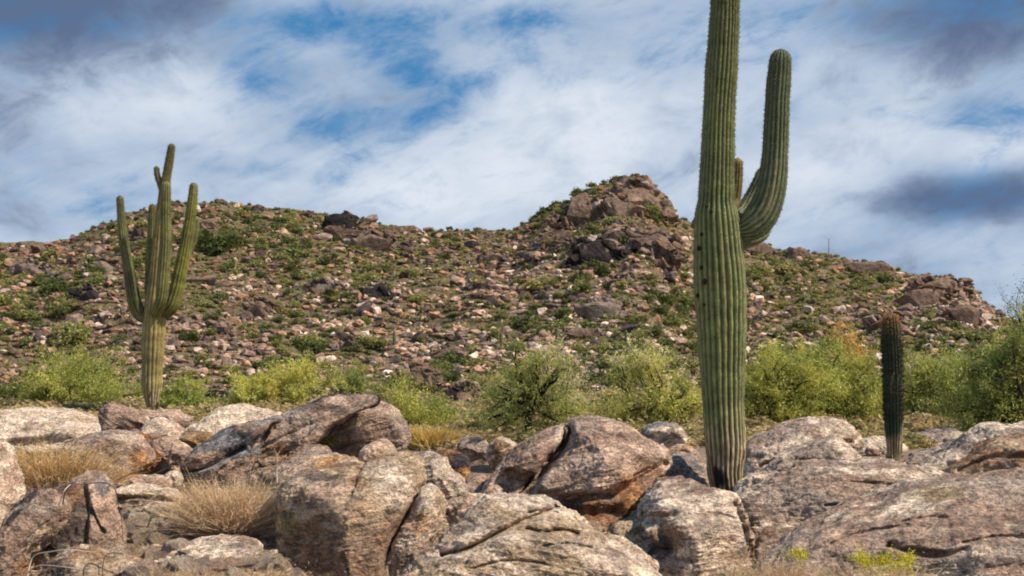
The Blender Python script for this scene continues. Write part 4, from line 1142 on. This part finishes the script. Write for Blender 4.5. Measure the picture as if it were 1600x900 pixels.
def saguaro(label, base, Y, limbs, group='saguaro cactuses on the outcrop', seed=1, spn=5, sln=.03, name='saguaro_cactus'):
    """limbs: list of (partname, [(px,py,width px, depth offset)], kwargs)"""
    bp = P(base[0], base[1], Y)
    root = empty(name, bp); tag(root, label, 'cactus', group)
    for i, (pn, pts, kw) in enumerate(limbs):
        kw = dict(kw); sc_ = kw.pop('spine_col', (.34, .28, .20)); tp = kw.pop('spine_top', None); wd = kw.pop('spine_w', .0022)
        W = []
        for (px, py, wpx, dy) in pts:
            q_ = P(px, py, Y + dy); W.append((q_[0] - bp[0], q_[1] - bp[1], q_[2] - bp[2], wpx / 2 / FPX * Y))
        ribs = kw.pop('ribs', 20)
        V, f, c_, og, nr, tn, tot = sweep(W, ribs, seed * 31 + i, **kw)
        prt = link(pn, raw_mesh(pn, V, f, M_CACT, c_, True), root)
        if len(og):
            top = None
            if tp: top = (og[:, 2].max(), tp[0], tp[1])
            v, f, cc_ = spines(og, nr, tn, seed * 7 + i, spn, sln, wd, sc_, top)
            link('spines', raw_mesh('spines', v, f, M_SPINE, cc_), prt)
    return root


big = saguaro('tall two armed saguaro rising from the boulders past the top of the picture', (1136, 775), 13.0, [
    ('trunk', [(1136, 790, 50, 0), (1135, 760, 54, 0), (1133, 735, 58, 0), (1133, 700, 62, 0), (1131, 660, 65, 0), (1129, 600, 68, 0), (1128, 540, 73, 0), (1126, 470, 78, 0), (1124, 420, 78, 0), (1121, 365, 73, 0),
               (1119, 335, 66, 0), (1119, 310, 57, 0), (1121, 250, 54, 0), (1123, 190, 51, 0), (1127, 120, 50, 0), (1131, 50, 47, 0), (1133, 0, 45, 0), (1135, -90, 42, 0), (1136, -190, 37, 0), (1136, -235, 32, 0)],
     dict(ribs=24, basal=.98, skin=(.15, .185, .055), spine_top=None, tint_top=((.065, .085, .028), 4.4), rib_col=(.30, .27, .16))),
    ('arm', [(1140, 362, 24, 0), (1157, 360, 33, 0), (1172, 354, 47, 0), (1186, 342, 51, 0), (1199, 318, 49, 0), (1207, 285, 45, 0), (1211, 240, 41, 0), (1213, 195, 39, 0), (1215, 150, 38, 0), (1218, 112, 36, 0), (1220, 76, 33, 0)],
     dict(ribs=17, skin=(.075, .11, .05), spine_top=((.42, .25, .10), .4), tint_top=((.06, .08, .04), .9))),
    ('arm', [(1135, 372, 34, .1), (1162, 368, 42, .22), (1184, 360, 40, .34), (1195, 348, 32, .42)], dict(ribs=14, skin=(.085, .12, .05))),
    ('arm', [(1135, 350, 26, .1), (1160, 335, 28, .35), (1175, 310, 26, .45), (1186, 285, 22, .48), (1192, 262, 16, .5)], dict(ribs=14, skin=(.07, .10, .05))),
    ('arm', [(1130, 330, 20, .1), (1145, 318, 19, .3), (1151, 290, 18, .32), (1153, 246, 16, .32)], dict(ribs=13, skin=(.22, .17, .05), spine_col=(.50, .32, .12))),
    ('arm', [(1100, 352, 14, 0), (1089, 349, 15, 0), (1084, 342, 13, 0)], dict(ribs=12, skin=(.11, .10, .06))),
], seed=1, sln=.021, spn=4)
# woodpecker holes and dark scars on the tall one
for px, py, rx, ry in [(1092, 388, 3.5, 4), (1096, 418, 3, 3), (1101, 440, 3.5, 5), (1090, 462, 3, 3.5), (1100, 476, 2.4, 2.4), (1112, 330, 3, 3.5), (1096, 366, 3, 3), (1104, 322, 2.5, 3)]:
    cx_ = np.interp(py, [300, 335, 365, 470], [1119, 1119, 1121, 1126]); wp = np.interp(py, [300, 335, 365, 470], [56, 66, 73, 78]) / 2
    dx = (px - cx_) / wp; dx = np.clip(dx, -.96, .96)
    dep_ = -math.sqrt(1 - dx * dx) * wp / FPX * 13 * .985
    c_ = P(px, py, 13 + dep_) - P(1136, 775, 13)
    v, f = ico(2); rad_ = 13 / FPX
    sc_ac = Acc(); sc_ac.add(v * np.array([rx * rad_, rx * rad_ * .6, ry * rad_]) + c_, f, (.02, .015, .012))
    link('scar', sc_ac.mesh('scar', M_CACT, True), big)

saguaro('many armed saguaro on the left, its arms held up like a candelabra', (238, 654), 23.6, [
    ('trunk', [(239, 662, 13, 0), (238, 640, 15, 0), (237, 625, 22, 0), (237, 600, 31, 0), (238, 570, 33, 0), (240, 520, 36, 0), (243, 480, 34, 0), (246, 430, 26, 0), (250, 380, 22, 0), (253, 330, 18, 0), (258, 290, 15, 0), (264, 255, 13, 0), (269, 224, 11, 0)],
     dict(ribs=16, basal=.85, skin=(.32, .25, .085), per=8, tint_top=((.085, .085, .022), 2.8))),
    ('arm', [(238, 492, 20, 0), (222, 494, 21, 0), (212, 478, 22, 0), (206, 450, 20, 0), (200, 415, 17, 0), (194, 380, 15, 0), (190, 345, 13, 0), (187, 305, 11, 0)], dict(ribs=13, skin=(.085, .10, .022), per=6)),
    ('arm', [(252, 487, 22, 0), (266, 480, 25, -.1), (274, 460, 24, -.1), (282, 425, 21, -.1), (290, 385, 19, -.1), (297, 345, 17, -.1), (301, 312, 15, -.1), (303, 285, 12, -.1)], dict(ribs=13, skin=(.16, .165, .02), per=6)),
    ('arm', [(242, 490, 18, -.2), (252, 468, 18, -.35), (256, 430, 18, -.35), (259, 380, 17, -.35), (259, 335, 16, -.35), (260, 283, 13, -.35)], dict(ribs=13, skin=(.13, .14, .028), per=6)),
    ('arm', [(240, 488, 15, .1), (235, 460, 17, .25), (235, 420, 16, .25), (237, 370, 14, .25), (238, 318, 11, .25)], dict(ribs=13, skin=(.14, .155, .03), per=6)),
    ('arm', [(257, 310, 10, 0), (251, 290, 9, 0), (246, 275, 9, 0), (244, 259, 8, 0)], dict(ribs=11, skin=(.10, .10, .035), per=6)),
    ('arm', [(290, 400, 12, .15), (300, 380, 12, .2), (305, 360, 11, .2), (307, 338, 9, .2)], dict(ribs=11, skin=(.12, .15, .035), per=6)),
], seed=2, spn=3, sln=.032)
saguaro('short single column saguaro without arms, dark with a fuzzy orange top', (1396, 724), 16.0, [
    ('trunk', [(1397, 742, 20, 0), (1397, 718, 22, 0), (1397, 690, 26, 0), (1396, 650, 29, 0), (1395, 590, 31, 0), (1393, 540, 31, 0), (1392, 508, 28, 0), (1391, 488, 21, 0)],
     dict(ribs=18, basal=.62, skin=(.022, .042, .022), per=8, spine_col=(.075, .055, .035), rib_col=(.035, .045, .025), spine_top=((.70, .36, .14), .30), spine_w=.003, tint_top=((.14, .08, .035), .16)))], seed=3, spn=9, sln=.036)
for i, (px, py, hpx, wpx, lab) in enumerate([(870, 545, 34, 5, 'tiny far saguaro on the lower slope below the peak'), (783, 545, 26, 5, 'tiny far saguaro above the mesquite'), (616, 545, 28, 5, 'tiny far saguaro above the broken rock rib'),
                                            (978, 545, 30, 5, 'tiny far saguaro left of the two armed saguaro'), (1072, 640, 62, 8, 'slim distant saguaro close to the left side of the tall saguaro'), (1052, 640, 46, 6, 'slim short distant saguaro, second to the left of the tall one')]):
    Y = depth_fast(px, py)
    saguaro(lab, (px, py), Y, [('trunk', [(px, py + 4, wpx, 0), (px, py - hpx * .5, wpx, 0), (px, py - hpx, wpx * .8, 0)], dict(ribs=10, skin=(.08, .11, .045), per=3, step=.12))], 'tiny far saguaros on the hillside', 10 + i, 1, .03)
# thin mast on the skyline
Y = 120.; a_ = P(1295, 402, Y); v, f = tube(np.array([(0, 0, -.6), (0, 0, .9), (0, 0, 1.6)]), [.04, .03, .025], 6)
ms = Acc(); ms.add(v, f, (.2, .2, .2))
tag(link('thin_mast', ms.mesh('thin_mast', M_BARK), loc=a_), 'thin grey mast standing on the ridge right of the two armed saguaro', 'mast')


# ------------------------------------------------------------------ dry grass and twiggy shrubs
def tuft(name, label, cat, centre, Y, rx, h, n, seed, ctop, cbot, width=.0035, spread=.9, rd=None, curl=.35, group=None, branch=0, zbase=None, bend=0):
    """strands rising from the ground and fanning out"""
    r = np.random.default_rng(seed)
    c_ = P(centre[0], centre[1], Y); X = rx / FPX * Y; H = h / FPX * Y; rd = rd or X * .7
    gz = ground_z(c_[0], Y) if zbase is None else zbase
    b_ = np.stack([r.normal(0, X * .28, n), r.normal(0, rd * .28, n), np.zeros(n)], 1)
    dirn = np.stack([r.normal(0, spread, n), r.normal(0, spread * .7, n), np.abs(r.normal(1, .25, n))], 1)
    dirn[:, 0] += b_[:, 0] / X * 1.1; dirn /= np.linalg.norm(dirn, axis=1, keepdims=True)
    ln = H * r.uniform(.55, 1.08, (n, 1)) * np.clip(1.0 + .5 * (np.abs(dirn[:, :1])), 1, 1.5)
    ks = 5; pts = []
    side = r.normal(size=(n, 3)) * curl * .35; side[:, 2] -= curl * .35
    for k_ in range(ks):
        t = k_ / (ks - 1); pts.append(b_ + dirn * ln * t + side * ln * t * t)
    pts = np.stack(pts, 1)
    e_ = np.cross(dirn, r.normal(size=(n, 3))); e_ /= np.linalg.norm(e_, axis=1, keepdims=True)
    wd = width * np.array([1, .9, .75, .5, .15])[None, :, None]
    A_ = pts + e_[:, None] * wd; B_ = pts - e_[:, None] * wd
    V = np.stack([A_, B_], 2).reshape(n, ks * 2, 3)
    fi = np.array([[2 * k_, 2 * k_ + 1, 2 * k_ + 3, 2 * k_ + 2] for k_ in range(ks - 1)])
    f = (np.arange(n)[:, None, None] * ks * 2 + fi[None]).reshape(-1, 4)
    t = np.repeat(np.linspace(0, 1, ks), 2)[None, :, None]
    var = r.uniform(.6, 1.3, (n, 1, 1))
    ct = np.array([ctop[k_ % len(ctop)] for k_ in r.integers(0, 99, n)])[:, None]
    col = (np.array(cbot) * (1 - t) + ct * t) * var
    ac = Acc(); ac.add(V.reshape(-1, 3), f.astype(np.int32), col.reshape(-1, 3))
    if branch:      # side twiglets and seed heads
        m_ = n * branch; ii = r.integers(n, size=m_); tt = r.uniform(.3, 1, m_)
        k0 = np.minimum((tt * (ks - 1)).astype(int), ks - 2); fr = (tt * (ks - 1) - k0)[:, None]
        o_ = pts[ii, k0] * (1 - fr) + pts[ii, k0 + 1] * fr
        d_ = r.normal(size=(m_, 3)); d_[:, 2] += .5; d_ /= np.linalg.norm(d_, axis=1, keepdims=True)
        l_ = H * .14 * r.uniform(.4, 1.3, (m_, 1)); s_ = np.cross(d_, r.normal(size=(m_, 3))); s_ /= np.linalg.norm(s_, axis=1, keepdims=True)
        vv = np.stack([o_ + s_ * width * .8, o_ - s_ * width * .8, o_ + d_ * l_], 1).reshape(-1, 3)
        cc_ = (np.array(cbot) * (1 - tt[:, None]) + ct[ii, 0] * tt[:, None]) * r.uniform(.6, 1.35, (m_, 1))
        tri = Acc(); me = raw_mesh('strands', np.vstack([V.reshape(-1, 3), vv]), [f.astype(np.int32), (np.arange(m_ * 3, dtype=np.int32) + n * ks * 2).reshape(-1, 3)], M_STRAW,
                                   np.vstack([np.clip(col.reshape(-1, 3), .01, .9), np.clip(np.repeat(cc_, 3, 0), .01, .9)]))
    else: me = ac.mesh(name, M_STRAW)
    me.name = name
    o = link(name, me, loc=(c_[0], Y, gz)); tag(o, label, cat, group); return o


ST = [(.66, .45, .20), (.72, .53, .28), (.58, .36, .12)]
GG = 'dry grasses and dead shrubs among the boulders'
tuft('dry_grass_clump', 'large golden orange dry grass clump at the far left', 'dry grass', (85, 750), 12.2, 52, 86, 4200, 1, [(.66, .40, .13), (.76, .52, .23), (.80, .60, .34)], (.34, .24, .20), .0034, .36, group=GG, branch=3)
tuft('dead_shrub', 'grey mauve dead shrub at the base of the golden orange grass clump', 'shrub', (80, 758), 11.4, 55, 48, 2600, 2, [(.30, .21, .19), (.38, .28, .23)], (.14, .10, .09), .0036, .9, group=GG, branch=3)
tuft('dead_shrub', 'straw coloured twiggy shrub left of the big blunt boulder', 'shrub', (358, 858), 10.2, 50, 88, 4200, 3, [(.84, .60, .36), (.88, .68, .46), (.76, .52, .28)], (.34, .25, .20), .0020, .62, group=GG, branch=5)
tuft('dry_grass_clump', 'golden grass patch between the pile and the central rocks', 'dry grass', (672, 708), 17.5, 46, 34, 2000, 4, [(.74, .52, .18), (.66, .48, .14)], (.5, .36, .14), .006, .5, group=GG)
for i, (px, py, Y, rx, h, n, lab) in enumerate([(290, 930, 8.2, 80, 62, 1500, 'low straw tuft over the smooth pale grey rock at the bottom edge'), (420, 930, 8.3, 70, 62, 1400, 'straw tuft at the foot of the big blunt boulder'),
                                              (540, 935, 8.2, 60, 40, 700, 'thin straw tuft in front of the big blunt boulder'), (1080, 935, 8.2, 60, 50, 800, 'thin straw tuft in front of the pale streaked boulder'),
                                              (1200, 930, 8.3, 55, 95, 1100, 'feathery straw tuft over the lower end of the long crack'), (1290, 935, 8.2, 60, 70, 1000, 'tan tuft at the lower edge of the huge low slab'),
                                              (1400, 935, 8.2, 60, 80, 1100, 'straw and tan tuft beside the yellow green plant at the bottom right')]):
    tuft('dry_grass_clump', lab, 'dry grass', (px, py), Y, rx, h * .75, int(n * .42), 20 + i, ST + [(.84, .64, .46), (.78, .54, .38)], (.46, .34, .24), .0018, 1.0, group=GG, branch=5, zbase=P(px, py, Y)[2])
for i, (px, py, Y, rx, ry, nc, lab) in enumerate([(1246, 866, 8.75, 15, 11, 16, 'small round yellow green tuft on the lower slab'), (1380, 880, 8.5, 60, 26, 62, 'larger yellow green plant at the bottom right edge'),
                                                (1568, 777, 9.9, 12, 8, 12, 'small yellow green cushion on the huge slab near the right edge'), (1603, 770, 9.9, 9, 9, 9, 'yellow green cushion cut by the right edge')]):
    r = np.random.default_rng(300 + i); ac = Acc(); c_ = P(px, py, Y)
    for q_ in range(nc):
        o_ = np.array([r.uniform(-1, 1) * rx * .7, r.normal() * rx * .25, r.normal() * ry * .30]) / FPX * Y
        pos = o_ + r.normal(size=(34, 3)) * .020
        ac.add(*leaves(pos, None, .0065, r, np.array((.62, .56, .05)) * r.uniform(.7, 1.2), .25, 2.5, .8))
    stt = []
    tag(link('yellow_green_plant', ac.mesh('yellow_green_plant', M_LEAF), loc=c_), lab, 'plant', 'yellow green tufts on the right hand slabs')
# bent bare twigs at the bottom left and a dead stalk
for i, (pts, Y, rad_, col, lab) in enumerate([
    ([(42, 905), (52, 870), (80, 862), (110, 859), (148, 863)], 8.5, .0045, (.52, .44, .34), 'pale curved bare twig arching over the bottom left rocks'),
    ([(40, 898), (60, 884), (100, 886), (135, 892), (165, 905)], 8.4, .004, (.45, .38, .30), 'low pale twig just under the curved one at the bottom edge'),
    ([(98, 788), (102, 770), (112, 758), (135, 756), (160, 754), (178, 762), (184, 785), (190, 812), (192, 845)], 8.8, .0045, (.13, .11, .10), 'long dark twig hooped over the standing rock'),
    ([(92, 790), (100, 768), (110, 757)], 8.75, .0045, (.6, .52, .42), 'short white twig at the tip of the leaning slab'),
    ([(130, 905), (132, 888), (142, 880), (155, 886), (180, 897)], 8.4, .005, (.09, .075, .07), 'short dark bent twig at the bottom left edge'),
    ([(160, 900), (163, 872), (175, 864), (192, 866)], 8.6, .004, (.10, .08, .07), 'thin dark twig right of the curved pale one'),
    ([(433, 755), (432, 735), (431, 712), (428, 700)], 11.3, .008, (.42, .34, .27), 'upright dead grey stalk in front of the long tilted slab'),
    ([(431, 715), (440, 700), (446, 690)], 11.3, .005, (.55, .38, .26), 'small side shoot of the upright dead stalk')]):
    W = np.array([P(px, py, Y + .06 * math.sin(j * 1.7 + i)) for j, (px, py) in enumerate(pts)]); cc_ = catmull(W, 6)
    v, f = tube(cc_ - W[0], np.linspace(rad_, rad_ * .55, len(cc_)), 6)
    a2 = Acc(); a2.add(v, f, col)
    tag(link('bare_twig', a2.mesh('bare_twig', M_BARK, True), loc=W[0]), lab, 'twig', 'bare twigs among the left boulders')
# loose gravel on the sandy ground
vs = Acc(); r = np.random.default_rng(77)
for q_ in range(7000):
    Y = 7.9 * (22 / 7.9) ** (r.random() ** 1.3); px = r.uniform(-30, 1630) if q_ % 2 else r.uniform(0, 520); x = (px - 800) / FPX * Y
    v, f = chips1[r.integers(len(chips1))]; s_ = .008 + .035 * r.random() ** 2.5
    vs.add(v * s_ + np.array([x, Y, 0]), f, C[['tan', 'cream', 'pink', 'mauve'][r.integers(4)]] * r.uniform(.7, 1.1))
allx = np.array([v_[:, 0].mean() for v_ in vs.v]); ally = np.array([v_[:, 1].mean() for v_ in vs.v])
zz = hill_z(800 + allx / ally * FPX, ally)
for i in range(len(vs.v)): vs.v[i] = vs.v[i] + np.array([0, 0, zz[i]])
tag(link('gravel', vs.mesh('gravel', M_ROCK)), 'pale gravel scattered on the sand between the boulders', 'gravel', kind='stuff')
# low scrub that hides the sand behind the outcrop
ac = Acc(); r = np.random.default_rng(88)
for q_ in range(1700):
    Y = r.uniform(17.4, 29); px = r.uniform(-30, 1630)
    if Y < 21 and 250 < px < 620: continue
    x = (px - 800) / FPX * Y; v, f, c_ = bdat[r.integers(len(bdat))]; size = r.uniform(.09, .30)
    c_ = c_ * 0 + np.array([(.56, .42, .20), (.50, .40, .22), (.30, .27, .11), (.44, .34, .17)][r.integers(4)]) * r.uniform(.7, 1.2) * (.7 + .6 * r.random((len(c_) // 4, 1))).repeat(4, 0); tint = 1.0
    ac.add(v * size * np.array([1.3, 1.3, .8]) + np.array([x, Y, float(hill_z(np.array([px]), np.array([Y]))[0])]), f, np.clip(c_ * tint, .01, .8))
tag(link('ground_cover', ac.mesh('ground_cover', M_LEAF)), 'low olive and straw coloured ground cover behind the boulders', 'ground cover', kind='stuff')
